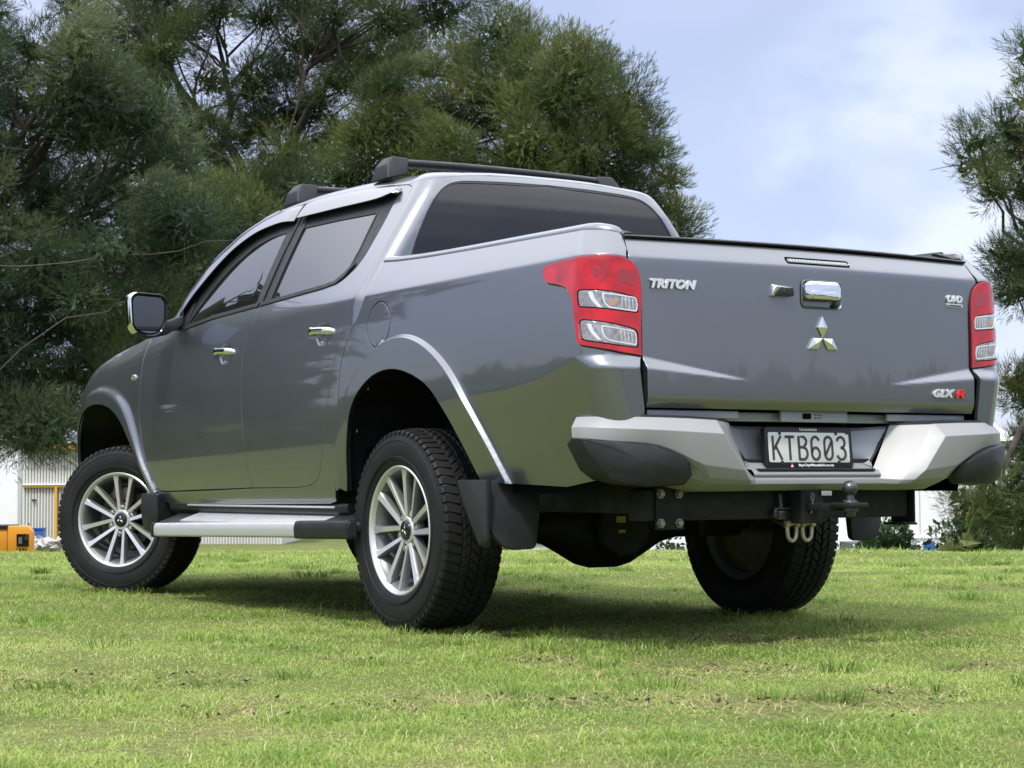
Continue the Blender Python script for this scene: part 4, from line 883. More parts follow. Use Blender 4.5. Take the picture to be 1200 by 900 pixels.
bm = bmesh.new(); add_tube(bm, [(-.012, -1.262, .470), (-.020, -1.266, .485), (-.014, -1.268, .500), (-.006, -1.266, .490), (-.010, -1.262, .470), (-.008, -1.26, .448), (-.012, -1.255, .43)], .003, 6); recalc(bm); bm_obj('hitch_pin_clip', bm, bolt_m, tow)
bm = bmesh.new(); add_box(bm, (.055, -1.257, .497), (.045, .004, .016), .001); recalc(bm); bm_obj('rating_label', bm, alum, tow)

# ---- undercarriage
bm = bmesh.new(); tubeP = [(-.66, 0, .372), (-.40, 0, .372), (-.30, 0, .372), (.30, 0, .372), (.40, 0, .372), (.66, 0, .372)]
add_tube(bm, tubeP, .052, 14)
rings = add_lathe(bm, [(-.34, .055), (-.27, .070), (-.19, .110), (-.115, .150), (-.06, .163), (.06, .163), (.115, .150), (.19, .112), (.27, .070), (.34, .055)], 28, 'x', Matrix.Translation((-.0, 0, .372)) @ Matrix.Diagonal((1, .8, 1, 1))); recalc(bm)
ax = bm_obj('rear_axle', bm, frame_m, truck, 50)
bm = bmesh.new(); add_lathe(bm, [(-.02, .128), (-.155, .124), (-.168, .112), (-.172, .06), (-.172, .001)], 24, 'y', Matrix.Translation((0, 0, .372))); recalc(bm); dc = bm_obj('diff_cover', bm, frame_m, ax, 40)
for k in range(10):
    a = 2*PI*k/10; bm = bmesh.new(); r_ = add_lathe(bm, [(0, .008), (.006, .008)], 6, 'z', basis((.113*math.cos(a), -.166, .372+.113*math.sin(a)), (1, 0, 0), (0, 0, 1))); cap_ring(bm, r_[-1]); recalc(bm); bm_obj('bolt', bm, frame_m, dc)
for x, z, w, h in ((-.027, .397, .042, .024), (-.023, .352, .030, .012)):
    bm = bmesh.new(); add_box(bm, (x, -.1735, z), (w, .003, h)); recalc(bm); bm_obj('axle_sticker', bm, yellow_ink, ax)
bm = bmesh.new()
for x in (-.55, .55): add_box(bm, (x, 1.15, .50), (.10, 4.5, .13), .01)
for y in (-.85, .55, 1.5, 2.4): add_box(bm, (0, y, .50), (1.05, .12, .10), .01)
add_box(bm, (0, 1.35, .47), (.34, 1.9, .16), .04); add_box(bm, (-.36, .95, .44), (.34, 1.0, .18), .04)
recalc(bm); bm_obj('chassis_frame', bm, frame_m, truck)
for x in (-.56, .56):
    bm = bmesh.new(); n = 15; ys = np.linspace(-.66, .70, n)
    for k in range(4):
        L_ = 1-.16*k; zz = [.415-.014*k-.014*0+.10*((y-.02)/.68)**2 for y in ys*L_]
        for i in range(n-1):
            add_hull(bm, [(x+sx, yy, zz_+dz) for sx in (-.03, .03) for yy, zz_ in ((ys[i]*L_, zz[i]), (ys[i+1]*L_, zz[i+1])) for dz in (0, .010)])
    recalc(bm); bm_obj('leaf_spring', bm, frame_m, truck)
    bm = bmesh.new(); add_tube(bm, [(x*.72, -.10, .40), (x*.62, -.20, .75)], .026, 12); add_tube(bm, [(x*.72, -.10, .33), (x*.70, -.115, .42)], .018, 10); recalc(bm); bm_obj('shock_absorber', bm, frame_m, truck)
bm = bmesh.new(); add_tube(bm, [(.0, .2, .42), (0, 1.6, .46)], .04, 12); add_tube(bm, [(.40, -.9, .50), (.40, .9, .50), (.2, 1.6, .44)], .03, 10); add_tube(bm, [(.40, -.50, .50), (.40, .10, .52)], .08, 16); recalc(bm); bm_obj('exhaust_pipe', bm, frame_m, truck)
bm = bmesh.new(); r_ = add_lathe(bm, [(.50, .20), (.49, .30), (.52, .36), (.58, .37), (.66, .36), (.69, .30)], 32, 'z', Matrix.Translation((0, -.55, 0))); cap_ring(bm, r_[0], True); recalc(bm); bm_obj('spare_wheel', bm, rubber, truck, 50)
bm = bmesh.new(); add_box(bm, (0, 1.6, .545), (1.58, 2.1, .05), .01); add_box(bm, (0, -.45, .80), (.86, 1.46, .04), .01); add_box(bm, (0, 3.1, .62), (1.0, 1.2, .30), .05); add_tube(bm, [(-.7, 3, .38), (.7, 3, .38)], .04, 8); recalc(bm); bm_obj('floor_pan', bm, void, truck)
# black inner shell behind the outer skin, so that panel gaps read dark
V = []; F = []; ysg = np.arange(-1.15, 2.66, .05); zsg = np.arange(.50, 1.29, .05)
iy, iz = np.meshgrid(ysg, zsg, indexing='ij'); X = -(hw(iy, iz)-.035)
V = np.stack([X.ravel(), iy.ravel(), iz.ravel()], 1); nz_ = len(zsg)
for i in range(len(ysg)-1):
    for j in range(nz_-1):
        c_ = (ysg[i]+.025, zsg[j]+.025)
        if math.hypot(c_[0]-RC[0], c_[1]-RC[1]) < .60 or math.hypot(c_[0]-FC[0], c_[1]-FC[1]) < .68: continue
        F.append((i*nz_+j, i*nz_+j+1, (i+1)*nz_+j+1, (i+1)*nz_+j))
twin('inner_skin', V, F, void, truck, 60)
for nm_, c_, s_ in (('cab_blackout_upper', (0, 1.25, 1.49), (1.16, 1.45, .40)), ('tailgate_inner', (0, -1.215, 1.03), (1.36, .03, .53)), ('cab_blackout_lower', (0, 1.6, .95), (1.60, 2.3, .70))):  # the two cab boxes are solid black fillers added to block light
    bm = bmesh.new(); add_box(bm, c_, s_, .01); recalc(bm); bm_obj(nm_, bm, void, truck)
bm = bmesh.new()          # bed liner: floor and walls
for c_, s_ in (((0, -.45, 1.06), (1.50, 1.46, .02)), ((-.775, -.45, 1.19), (.02, 1.46, .28)), ((.775, -.45, 1.19), (.02, 1.46, .28)), ((0, .275, 1.19), (1.5, .02, .28))): add_box(bm, c_, s_)
recalc(bm); bm_obj('bed_liner', bm, black_plastic, truck)
# wheel arch liners, with their edge lips
for arch, cy_ in ((arch_r, -.02), (arch_f, 3.14)):
    a = np.array(arch); X = cabS(a[:, 0], a[:, 1]) if cy_ > 1 else bedP(a[:, 0], a[:, 1]); c_ = np.array([0, cy_, .5]); rr = []
    dirs = (X-c_); dirs[:, 0] = 0; dirs /= np.linalg.norm(dirs, axis=1)[:, None]
    for dx, dr in ((.004, .000), (.020, .002), (.024, .020), (.10, .035), (.45, .04)):
        q = X+dirs*dr; q[:, 0] = np.maximum(X[:, 0]+dx, -.93); rr.append(q)
    q = rr[-1].copy(); q[:, 1] = cy_+(q[:, 1]-cy_)*.05; q[:, 2] = .5+(q[:, 2]-.5)*.05; rr.append(q)
    V, F = loft(rr); twin('arch_liner', V, F, black_plastic, truck, 60)
    for k in ((-6, -12, -19) if cy_ < 1 else (8, 16, 24)):
        bm = bmesh.new(); c3 = rr[2][k]*.6+rr[3][k]*.4; add_lathe(bm, [(-.004, .001), (-.004, .006), (.0, .009)], 10, 'x', Matrix.Translation(tuple(c3))); recalc(bm); bm_obj('liner_clip', bm, bolt_m, truck)
# ---- mud flaps
for sgn in (1, -1):
    bm = bmesh.new()
    pr = rounded([(-.905, .545), (-.690, .545), (-.692, .42), (-.705, .312), (-.815, .310), (-.862, .350), (-.888, .44)], [.004, .004, .02, .02, .05, .05, .05])
    rings = []
    for dy, s_ in ((.020, .97), (.004, 1.0), (-.008, .985), (-.010, .95)):
        rings.append([bm.verts.new((sgn*(-.795+(x+.795)*s_), -.640+dy+.045*np.clip((-.80-x)/.1, 0, 1)**2+.03*(.545-z)*(-1)*0, .43+(z-.43)*s_)) for x, z in pr])
    for A, B in zip(rings, rings[1:]):
        for k in range(len(pr)): bm.faces.new((A[k], A[(k+1) % len(pr)], B[(k+1) % len(pr)], B[k]))
    bm.faces.new(rings[0]); bm.faces.new(rings[-1])
    if sgn > 0: add_hull(bm, [(sgn*x, y, z) for x, y, z in [(-.906, -.455, .548), (-.914, -.560, .548), (-.905, -.648, .548), (-.880, -.455, .548), (-.880, -.648, .548), (-.900, -.648, .345), (-.880, -.640, .318), (-.880, -.585, .318), (-.897, -.585, .330), (-.904, -.50, .46), (-.88, -.50, .46)]], .004)
    recalc(bm)
    bm_obj('mud_flap', bm, dark_plastic, truck, 40)
    bm = bmesh.new(); add_hull(bm, [(sgn*x, y, z) for x, y, z in [(-.915, 2.60, .50), (-.89, 2.445, .50), (-.72, 2.50, .50), (-.72, 2.54, .50), (-.912, 2.61, .40), (-.885, 2.45, .38), (-.90, 2.60, .325), (-.88, 2.50, .300), (-.70, 2.54, .295), (-.70, 2.50, .30)]], .008); recalc(bm); bm_obj('mud_flap', bm, black_plastic, truck, 40)
    # ---- side step
    bm = bmesh.new(); add_hull(bm, [(sgn*x, y, z) for y in (.62, 2.08) for x, z in [(-.80, .420), (-.80, .405), (-.918, .379), (-.918, .364)]], .003); recalc(bm); stp = bm_obj('side_step', bm, alum, truck, 30)
    bm = bmesh.new(); add_hull(bm, [(sgn*x, y, z) for y in (.62, 2.27) for x, z in [(-.912, .372), (-.912, .34), (-.945, .366), (-.945, .34)]]); recalc(bm); bm_obj('step_seam', bm, black_plastic, stp)
    def rail(name, y0, y1, m, big=0.):
        bm = bmesh.new(); pr = rounded([(-.925, .300-big), (-.962-big, .300-big), (-.966-big, .340), (-.958-big, .362+big), (-.925, .364+big)], .010, 3)
        A = [bm.verts.new((sgn*x, y0, z+(y0-2.3)*-.017)) for x, z in pr]; B = [bm.verts.new((sgn*x, y1, z+(y1-2.3)*-.017)) for x, z in pr]; n = len(pr)
        for k in range(n): bm.faces.new((A[k], A[(k+1) % n], B[(k+1) % n], B[k]))
        f1 = bm.faces.new(A); f2 = bm.faces.new(B); recalc(bm)
        if big: bmesh.ops.bevel(bm, geom=list(f1.edges)+list(f2.edges), offset=.012, segments=3, affect='EDGES', clamp_overlap=True)
        return bm_obj(name, bm, m, stp, 40)
    rail('step_rail', .742, 2.29, alum); rail('step_end', .26, .742, black_plastic, .004); rail('step_end', 2.29, 2.33, black_plastic, .004)
    bm = bmesh.new(); add_hull(bm, [(sgn*x, y, z) for y in (.28, .625) for x, z in [(-.80, .425), (-.80, .36), (-.94, .38), (-.94, .35)]], .01); recalc(bm); bm_obj('step_bracket', bm, black_plastic, stp)
    bm = bmesh.new(); add_hull(bm, [(sgn*x, y, z) for y in (2.08, 2.32) for x, z in [(-.80, .415), (-.80, .37), (-.935, .366), (-.935, .332)]], .01); recalc(bm); bm_obj('step_bracket', bm, black_plastic, stp)
    for y in (.75, 1.35, 2.0):
        bm = bmesh.new(); add_hull(bm, [(sgn*x, y+dy, z) for dy in (0, .06) for x, z in [(-.5, .44), (-.5, .40), (-.94, .345), (-.94, .325)]]); recalc(bm); bm_obj('step_bracket', bm, frame_m, stp)
    bm = bmesh.new(); add_hull(bm, [(sgn*x, y, z) for y in (.52, 2.42) for x, z in [(-.832, .462), (-.840, .452), (-.838, .425), (-.80, .395), (-.76, .395), (-.76, .462)]], .004); recalc(bm); bm_obj('sill_guard', bm, black_plastic, truck)
    bm = bmesh.new(); add_box(bm, (sgn*-.843, 1.40, .446), (.006, 1.55, .008), .002); recalc(bm); bm_obj('sill_strip', bm, alum, truck)

# ---- roof bars
for yb_, xe, zt, nm in ((.74, .545, 1.855, 0), (1.575, .56, 1.858, 1)):
    bm = bmesh.new()
    pr = rounded([(-.040, -.010), (-.020, -.017), (.030, -.016), (.040, -.004), (.025, .014), (-.020, .016), (-.040, .006)], .008, 3); rings = []
    for x in np.linspace(-xe+.04, xe-.04, 17):
        zz = zt+.010*(1-(x/xe)**2); rings.append([bm.verts.new((x, yb_+q[0], zz+q[1])) for q in pr])
    for A, B in zip(rings, rings[1:]):
        for k in range(len(pr)): bm.faces.new((A[k], A[(k+1) % len(pr)], B[(k+1) % len(pr)], B[k]))
    bm.faces.new(rings[0]); bm.faces.new(rings[-1]); recalc(bm); bar = bm_obj('roof_bar', bm, black_plastic, truck, 40)
    for sgn in (1, -1):
        e = -sgn*xe; zf = 1.778 if nm == 0 else 1.786
        bm = bmesh.new(); add_hull(bm, [(e*k, yb_+dy, z) for k, dy, z in [(1.07, -.075, zf), (1.07, .085, zf), (.90, -.065, zf+.025), (.90, .075, zf+.025), (1.055, -.05, zt-.015), (1.055, .055, zt-.015), (1.0, -.042, zt+.022), (1.0, .045, zt+.022), (.86, -.040, zt+.020), (.86, .042, zt+.020), (.86, -.040, zt-.010), (.86, .04, zt-.01)]], .010, 3); recalc(bm)
        ft = bm_obj('bar_foot', bm, dark_plastic, bar, 30)

# ---- wheels
def tyre_bm():
    bm = bmesh.new(); h = [(.098, .224), (.111, .236), (.119, .250), (.1245, .285), (.1235, .315), (.1175, .340), (.112, .350), (.103, .359), (.090, .3635), (.06, .3655), (.03, .366), (0, .366)]
    prof = [(-o, r) for o, r in h]+[(o, r) for o, r in h[::-1][1:]]
    add_lathe(bm, prof, 96)
    for o_, r0 in ((.1235, .262), (.1242, .268), (.1215, .328)):      # sidewall rings
        for s_ in (-1, 1): add_lathe(bm, [(s_*(o_-.001), r0-.002), (s_*(o_+.0012), r0-.0006), (s_*(o_+.0012), r0+.0006), (s_*(o_-.001), r0+.002)], 96)
    recalc(bm); return bm
def tread_mesh():
    V = []; F = []
    def block(o0, o1, a0, a1, r0, r1, sk=0., r0b=None):
        b = len(V)
        for r, sh in ((r0, 0), (r1, .0035)):
            for o, a in ((o0+sh, a0+sh*1.5), (o1-sh, a0+sh*1.5), (o1-sh, a1-sh*1.5), (o0+sh, a1-sh*1.5)):
                aa = a+sk*(o-(o0+o1)/2); R_ = r-(abs(o)/.1)**4*.006; V.append((o, R_*math.cos(aa), R_*math.sin(aa)))
        F.extend([(b+4, b+5, b+6, b+7), (b, b+1, b+5, b+4), (b+1, b+2, b+6, b+5), (b+2, b+3, b+7, b+6), (b+3, b, b+4, b+7)])
    n = 66; da = 2*PI/n
    for k in range(n):
        a = k*da
        block(-.0175, .0175, a, a+da*.90, .3665, .3735, 2.2)
        block(-.052, -.0205, a+da*.3, a+da*1.20, .3662, .3735, -2.0); block(.0205, .052, a+da*.5, a+da*1.40, .3662, .3735, -2.0)
        block(-.112, -.055, a+da*.1, a+da*.90, .356, .3725, .6); block(.055, .112, a+da*.6, a+da*1.40, .356, .3725, .6)
    # shoulder lugs running down the sidewall
    for k in range(n):
        for s_, ph in ((-1, .1), (1, .6)):
            a0, a1 = (k+ph)*da, (k+ph+.62)*da; b = len(V)
            for o, r in ((.1165, .338), (.116, .357), (.109, .364)):
                for a in (a0, a1): V.append((s_*o*1.0, r*math.cos(a), r*math.sin(a)))
            F.extend([(b, b+1, b+3, b+2), (b+2, b+3, b+5, b+4)])
    return V, F
def rim_bms():
    """outer side is -x"""
    barrel = bmesh.new(); add_lathe(barrel, [(-.098, .222), (-.092, .214), (-.070, .205), (.02, .190), (.09, .200), (.105, .225)], 72)
    add_lathe(barrel, [(.02, .19), (.03, .12), (.035, .02)], 48); recalc(barrel)
    lip = bmesh.new(); add_lathe(lip, [(-.097, .238), (-.1115, .2375), (-.1145, .2335), (-.113, .228), (-.104, .2215), (-.088, .2165), (-.072, .209)], 96); recalc(lip)
    return barrel, lip
def spoke_bm(arm, lean):
    """one leg of a Y-shaped spoke: from the hub arm out to the rim, 18.5 degrees to one side"""
    bm = bmesh.new(); n = 8; rings = []
    B = np.array([.040*math.cos(arm), .040*math.sin(arm)])+.004*lean*np.array([-math.sin(arm), math.cos(arm)]); e = arm+lean*math.radians(18.0); T_ = .224*np.array([math.cos(e), math.sin(e)])
    d = (T_-B)/np.linalg.norm(T_-B); nrm = np.array([-d[1], d[0]])*lean
    for i in range(n):
        t = i/(n-1); c_ = B+(T_-B)*t; w = .0090+.0026*t+.0055*max(t-.82, 0)/.18; face = -.079-.0245*t**1.5-.003*math.sin(t*PI); back = face+.034-.008*t
        sec = [(face+.013, -w*1.30), (face+.0022, -w*1.02), (face, -w*.86), (face+.0030, w*.80), (face+.0052, w*.98), (face+.015, w*1.25), (back, w*1.3), (back, -w*1.3)]
        rings.append([bm.verts.new((o, *(c_+nrm*tg_))) for o, tg_ in sec])
    for A, B_ in zip(rings, rings[1:]):
        for k in range(8): bm.faces.new((A[k], A[(k+1) % 8], B_[(k+1) % 8], B_[k]))
    bm.faces.new(rings[0]); bm.faces.new(rings[-1]); recalc(bm); return bm
protos = {}
def wheel(loc, rz, left=True, spin=0.):
    w = empty('wheel', loc); w.parent = truck; w.rotation_euler = (spin, 0, rz if left else rz+PI)
    w.rotation_mode = 'ZYX' if False else 'XYZ'
    if not protos:
        def mk(bm, m, ang=35):
            me = bpy.data.meshes.new('part'); bm.normal_update(); bm.to_mesh(me); bm.free(); me.polygons.foreach_set('use_smooth', [True]*len(me.polygons)); me.set_sharp_from_angle(angle=math.radians(ang)); me.materials.append(m); return me
        protos['tyre'] = mk(tyre_bm(), rubber, 60)
        V, F = tread_mesh(); bm = bmesh.new(); vs = [bm.verts.new(v) for v in V]
        for f in F: bm.faces.new([vs[i] for i in f])
        recalc(bm); protos['tread'] = mk(bm, rubber, 20)
        b_, l_ = rim_bms(); protos['rim'] = mk(b_, alloy_dark); protos['rim_lip'] = mk(l_, alloy, 50)
        for k in range(12):
            pair = k//2; lean = -1 if k % 2 else 1; protos['spoke', k] = me_ = mk(spoke_bm(pair*PI/3+PI/3, lean), alloy, 32); me_.materials.append(alloy_dark); me_.polygons.foreach_set('material_index', [0 if p_.normal.x < -.72 else 1 for p_ in me_.polygons])
        bm = bmesh.new(); r_ = add_lathe(bm, [(-.076, .034), (-.0815, .0365), (-.0815, .046), (-.078, .050), (-.060, .052)], 60); recalc(bm); protos['hub'] = mk(bm, alloy, 40)
        bm = bmesh.new(); r_ = add_lathe(bm, [(-.080, .0345), (-.0875, .034), (-.0895, .030), (-.0905, .020), (-.0908, .001)], 36); recalc(bm); protos['centre_cap'] = mk(bm, gloss_black, 40)
        bm = bmesh.new()
        for k in range(3):
            a = PI/2+k*2*PI/3; d = Vector((math.cos(a), math.sin(a))); w2 = Vector((-d.y, d.x)); L_ = .022; hh = L_*.5*math.tan(PI/6)
            q = [d*.001, d*L_*.5+w2*hh, d*L_, d*L_*.5-w2*hh]; A = [bm.verts.new((-.0902, -v.x, v.y)) for v in q]; c_ = bm.verts.new((-.0935, -(d*L_*.5).x, (d*L_*.5).y))
            for i in range(4): bm.faces.new((A[i], A[(i+1) % 4], c_))
        recalc(bm); protos['cap_emblem'] = mk(bm, chrome, 5)
        bm = bmesh.new(); r_ = add_lathe(bm, [(-.045, .0124), (-.074, .0124), (-.079, .0100), (-.079, .006), (-.0795, .001)], 6); recalc(bm); protos['lug_nut'] = mk(bm, chrome, 30)
        bm = bmesh.new(); r_ = add_lathe(bm, [(-.040, .0200), (-.072, .0192), (-.0745, .0180), (-.0735, .0162), (-.050, .0155)], 24); recalc(bm); protos['nut_seat'] = mk(bm, alloy_dark, 30)
        bm = bmesh.new(); r_ = add_lathe(bm, [(-.045, .02), (-.052, .085), (-.046, .094), (-.02, .10)], 40); recalc(bm); protos['hub_base'] = mk(bm, void, 30)
        bm = bmesh.new(); r_ = add_lathe(bm, [(-.035, .001), (-.035, .150), (-.030, .152), (-.010, .152), (.03, .155), (.03, .02)], 48); add_box(bm, (-.03, .02, .13), (.06, .13, .07), .01); add_lathe(bm, [(.045, .02), (.045, .192), (.05, .196), (.06, .19), (.065, .02)], 40); recalc(bm); protos['brake'] = mk(bm, mat('brake_steel', (.10, .085, .075), .5, .6, noise=(20, .8, (.05, .04, .035), .1)), 40)
    t = link('tyre', protos['tyre'], None, w); link('tread', protos['tread'], None, t)
    r = link('rim', protos['rim'], None, w); link('rim_lip', protos['rim_lip'], None, r)
    for k in range(12): link('spoke', protos['spoke', k], None, r)
    link('hub', protos['hub'], None, r); link('hub_base', protos['hub_base'], None, r)
    c = link('centre_cap', protos['centre_cap'], None, w); link('cap_emblem', protos['cap_emblem'], None, c)
    for k in range(6):
        a = k*PI/3+PI/2; dy, dz = .0665*math.cos(a), .0660*math.sin(a)
        link('nut_seat', protos['nut_seat'], None, r, (0, dy, dz)); link('lug_nut', protos['lug_nut'], None, w, (0, dy, dz))
    link('brake_disc', protos['brake'], None, w)
    return w
wheel((-.777, 0, .367), 0, True, .30); wheel((.777, 0, .367), 0, False, .2)
wheel((-.797, 3.066, .367), .62, True, .12); wheel((.797, 3.066, .367), .55, False, .5)
# ================================================================== THE PLACE
VD = np.array([math.sin(.60), math.cos(.60)]); VR = np.array([VD[1], -VD[0]])    # lawn axes: away from the camera, across
def ground_z(x, y):
    x = np.asarray(x, float); y = np.asarray(y, float)
    D = (x-CP[0])*VD[0]+(y-CP[1])*VD[1]; R_ = (x-CP[0])*VR[0]+(y-CP[1])*VR[1]
    d0 = 14.6-.14*R_; t = np.maximum(D-d0, 0)
    z = -1.9*(1-np.exp(-(t/11.)**1.6))
    near = np.clip((D-3)/3, 0, 1)
    bumps = .010*np.sin(x*1.9+.6*y)+.008*np.sin(y*2.7-1.1*x+1)+.005*np.sin(5.1*x+3.3*y)
    far = np.clip((D-10)/4, 0, 1)
    keep = np.clip((np.hypot(np.maximum(np.abs(x)-1.0, 0), np.maximum(np.abs(y-1.5)-2.2, 0)))/1.2, 0, 1)
    return z+bumps*keep+.03*far*np.sin(x*.8+1)*np.sin(y*.55)
def at(px, py, d):
    """world point seen at (px, py) of the 1200 x 900 photograph, d metres away along the view axis"""
    return CP+d*(fw+rt*(px-600)/2205.98-up*(py-450)/2205.98)
# ---- lawn sheet
def grid_axis():
    a = np.concatenate([-np.geomspace(400, 20, 18), np.arange(-19, 26, .28), np.geomspace(26, 600, 18)]); return a
ga = grid_axis(); gx, gy = np.meshgrid(ga, ga, indexing='ij'); n_ = len(ga)
Vg = np.stack([gx.ravel(), gy.ravel(), ground_z(gx, gy).ravel()], 1)
ii = np.arange(n_-1); I, J = np.meshgrid(ii, ii, indexing='ij'); I = I.ravel(); J = J.ravel()
Fg = np.stack([I*n_+J, (I+1)*n_+J, (I+1)*n_+J+1, I*n_+J+1], 1)
def lawn_mat():
    m = bpy.data.materials.new('lawn_soil'); m.use_nodes = True; nt = m.node_tree; b = nt.nodes['Principled BSDF']; L = nt.links.new
    tc = nt.nodes.new('ShaderNodeTexCoord')
    def nz(s, d=6, r=.65):
        n = nt.nodes.new('ShaderNodeTexNoise'); n.inputs['Scale'].default_value = s; n.inputs['Detail'].default_value = d; n.inputs['Roughness'].default_value = r; L(tc.outputs['Object'], n.inputs['Vector']); return n.outputs['Fac']
    def ramp(v, st):
        r = nt.nodes.new('ShaderNodeValToRGB')
        for i, (p_, c_) in enumerate(st):
            e = r.color_ramp.elements[i] if i < 2 else r.color_ramp.elements.new(p_); e.position = p_; e.color = (*c_, 1)
        L(v, r.inputs[0]); return r.outputs[0]
    a = ramp(nz(1.1), [(.32, (.10, .138, .042)), (.52, (.145, .175, .060)), (.70, (.20, .19, .095))])
    f = ramp(nz(55, 5, .75), [(.36, (.55, .50, .42)), (.60, (1.15, 1.12, 1.05))])
    mx = nt.nodes.new('ShaderNodeMix'); mx.data_type = 'RGBA'; mx.blend_type = 'MULTIPLY'; mx.inputs[0].default_value = 1; L(a, mx.inputs[6]); L(f, mx.inputs[7])
    L(mx.outputs[2], b.inputs['Base Color']); b.inputs['Roughness'].default_value = .95; b.inputs['Specular IOR Level'].default_value = .1
    bp = nt.nodes.new('ShaderNodeBump'); bp.inputs['Distance'].default_value = .02; bp.inputs['Strength'].default_value = .6; L(nz(90, 4), bp.inputs['Height']); L(bp.outputs[0], b.inputs['Normal'])
    return m
me = fast_tris('lawn', Vg, Fg); me.polygons.foreach_set('use_smooth', [True]*len(me.polygons))
lawn = tag(link('lawn', me, lawn_mat()), kind='structure')

# ---- leaf / blade materials driven by a per-vertex tint
def leaf_mat(name, stops, rough=.6, trans=.3, spec=.3):
    m = bpy.data.materials.new(name); m.use_nodes = True; nt = m.node_tree; b = nt.nodes['Principled BSDF']; L = nt.links.new
    at_ = nt.nodes.new('ShaderNodeAttribute'); at_.attribute_name = 'tint'
    r = nt.nodes.new('ShaderNodeValToRGB')
    for i, (p_, c_) in enumerate(stops):
        e = r.color_ramp.elements[i] if i < 2 else r.color_ramp.elements.new(p_); e.position = p_; e.color = (*c_, 1)
    L(at_.outputs['Fac'], r.inputs[0]); L(r.outputs[0], b.inputs['Base Color']); b.inputs['Roughness'].default_value = rough; b.inputs['Specular IOR Level'].default_value = spec
    t = nt.nodes.new('ShaderNodeBsdfTranslucent'); L(r.outputs[0], t.inputs[0]); mx = nt.nodes.new('ShaderNodeMixShader'); mx.inputs[0].default_value = trans
    L(b.outputs[0], mx.inputs[1]); L(t.outputs[0], mx.inputs[2]); L(mx.outputs[0], nt.nodes['Material Output'].inputs[0]); return m
# smooth value noise for patchiness
def vnoise(x, y, s, seed=0):
    r = np.random.default_rng(seed).random((64, 64)); x = np.asarray(x)/s+100; y = np.asarray(y)/s+100
    i = np.floor(x).astype(int); j = np.floor(y).astype(int); fx = x-i; fy = y-j; fx = fx*fx*(3-2*fx); fy = fy*fy*(3-2*fy)
    g_ = lambda a, b: r[a % 64, b % 64]
    return (g_(i, j)*(1-fx)+g_(i+1, j)*fx)*(1-fy)+(g_(i, j+1)*(1-fx)+g_(i+1, j+1)*fx)*fy
BARE = [(at(300, 886, 4.45), .20, .10), (at(800, 812, 5.3), .42, .22), (at(690, 872, 4.5), .34, .16), (at(905, 885, 4.3), .36, .17), (at(180, 832, 5.05), .26, .13), (at(1150, 812, 5.4), .22, .08), (at(870, 752, 6.4), .20, .10), (at(640, 790, 5.7), .22, .10), (at(20, 830, 5.0), .3, .12), (at(500, 880, 4.5), .22, .12), (at(1040, 870, 4.6), .24, .12), (at(1110, 745, 6.6), .14, .06), (at(420, 790, 5.7), .14, .06)]
def bare(x, y):
    b = np.zeros(len(x))
    for c_, rx, ry in BARE:
        dx = (x-c_[0])*VR[0]+(y-c_[1])*VR[1]; dy = (x-c_[0])*VD[0]+(y-c_[1])*VD[1]
        b = np.maximum(b, 1-np.sqrt((dx/rx)**2+(dy/(ry*2.2))**2))
    return np.clip(b*1.7, 0, 1)*np.clip((vnoise(x, y, .045, 11)*.6+vnoise(x, y, .11, 12)*.4-.38)*4.5, 0, 1)
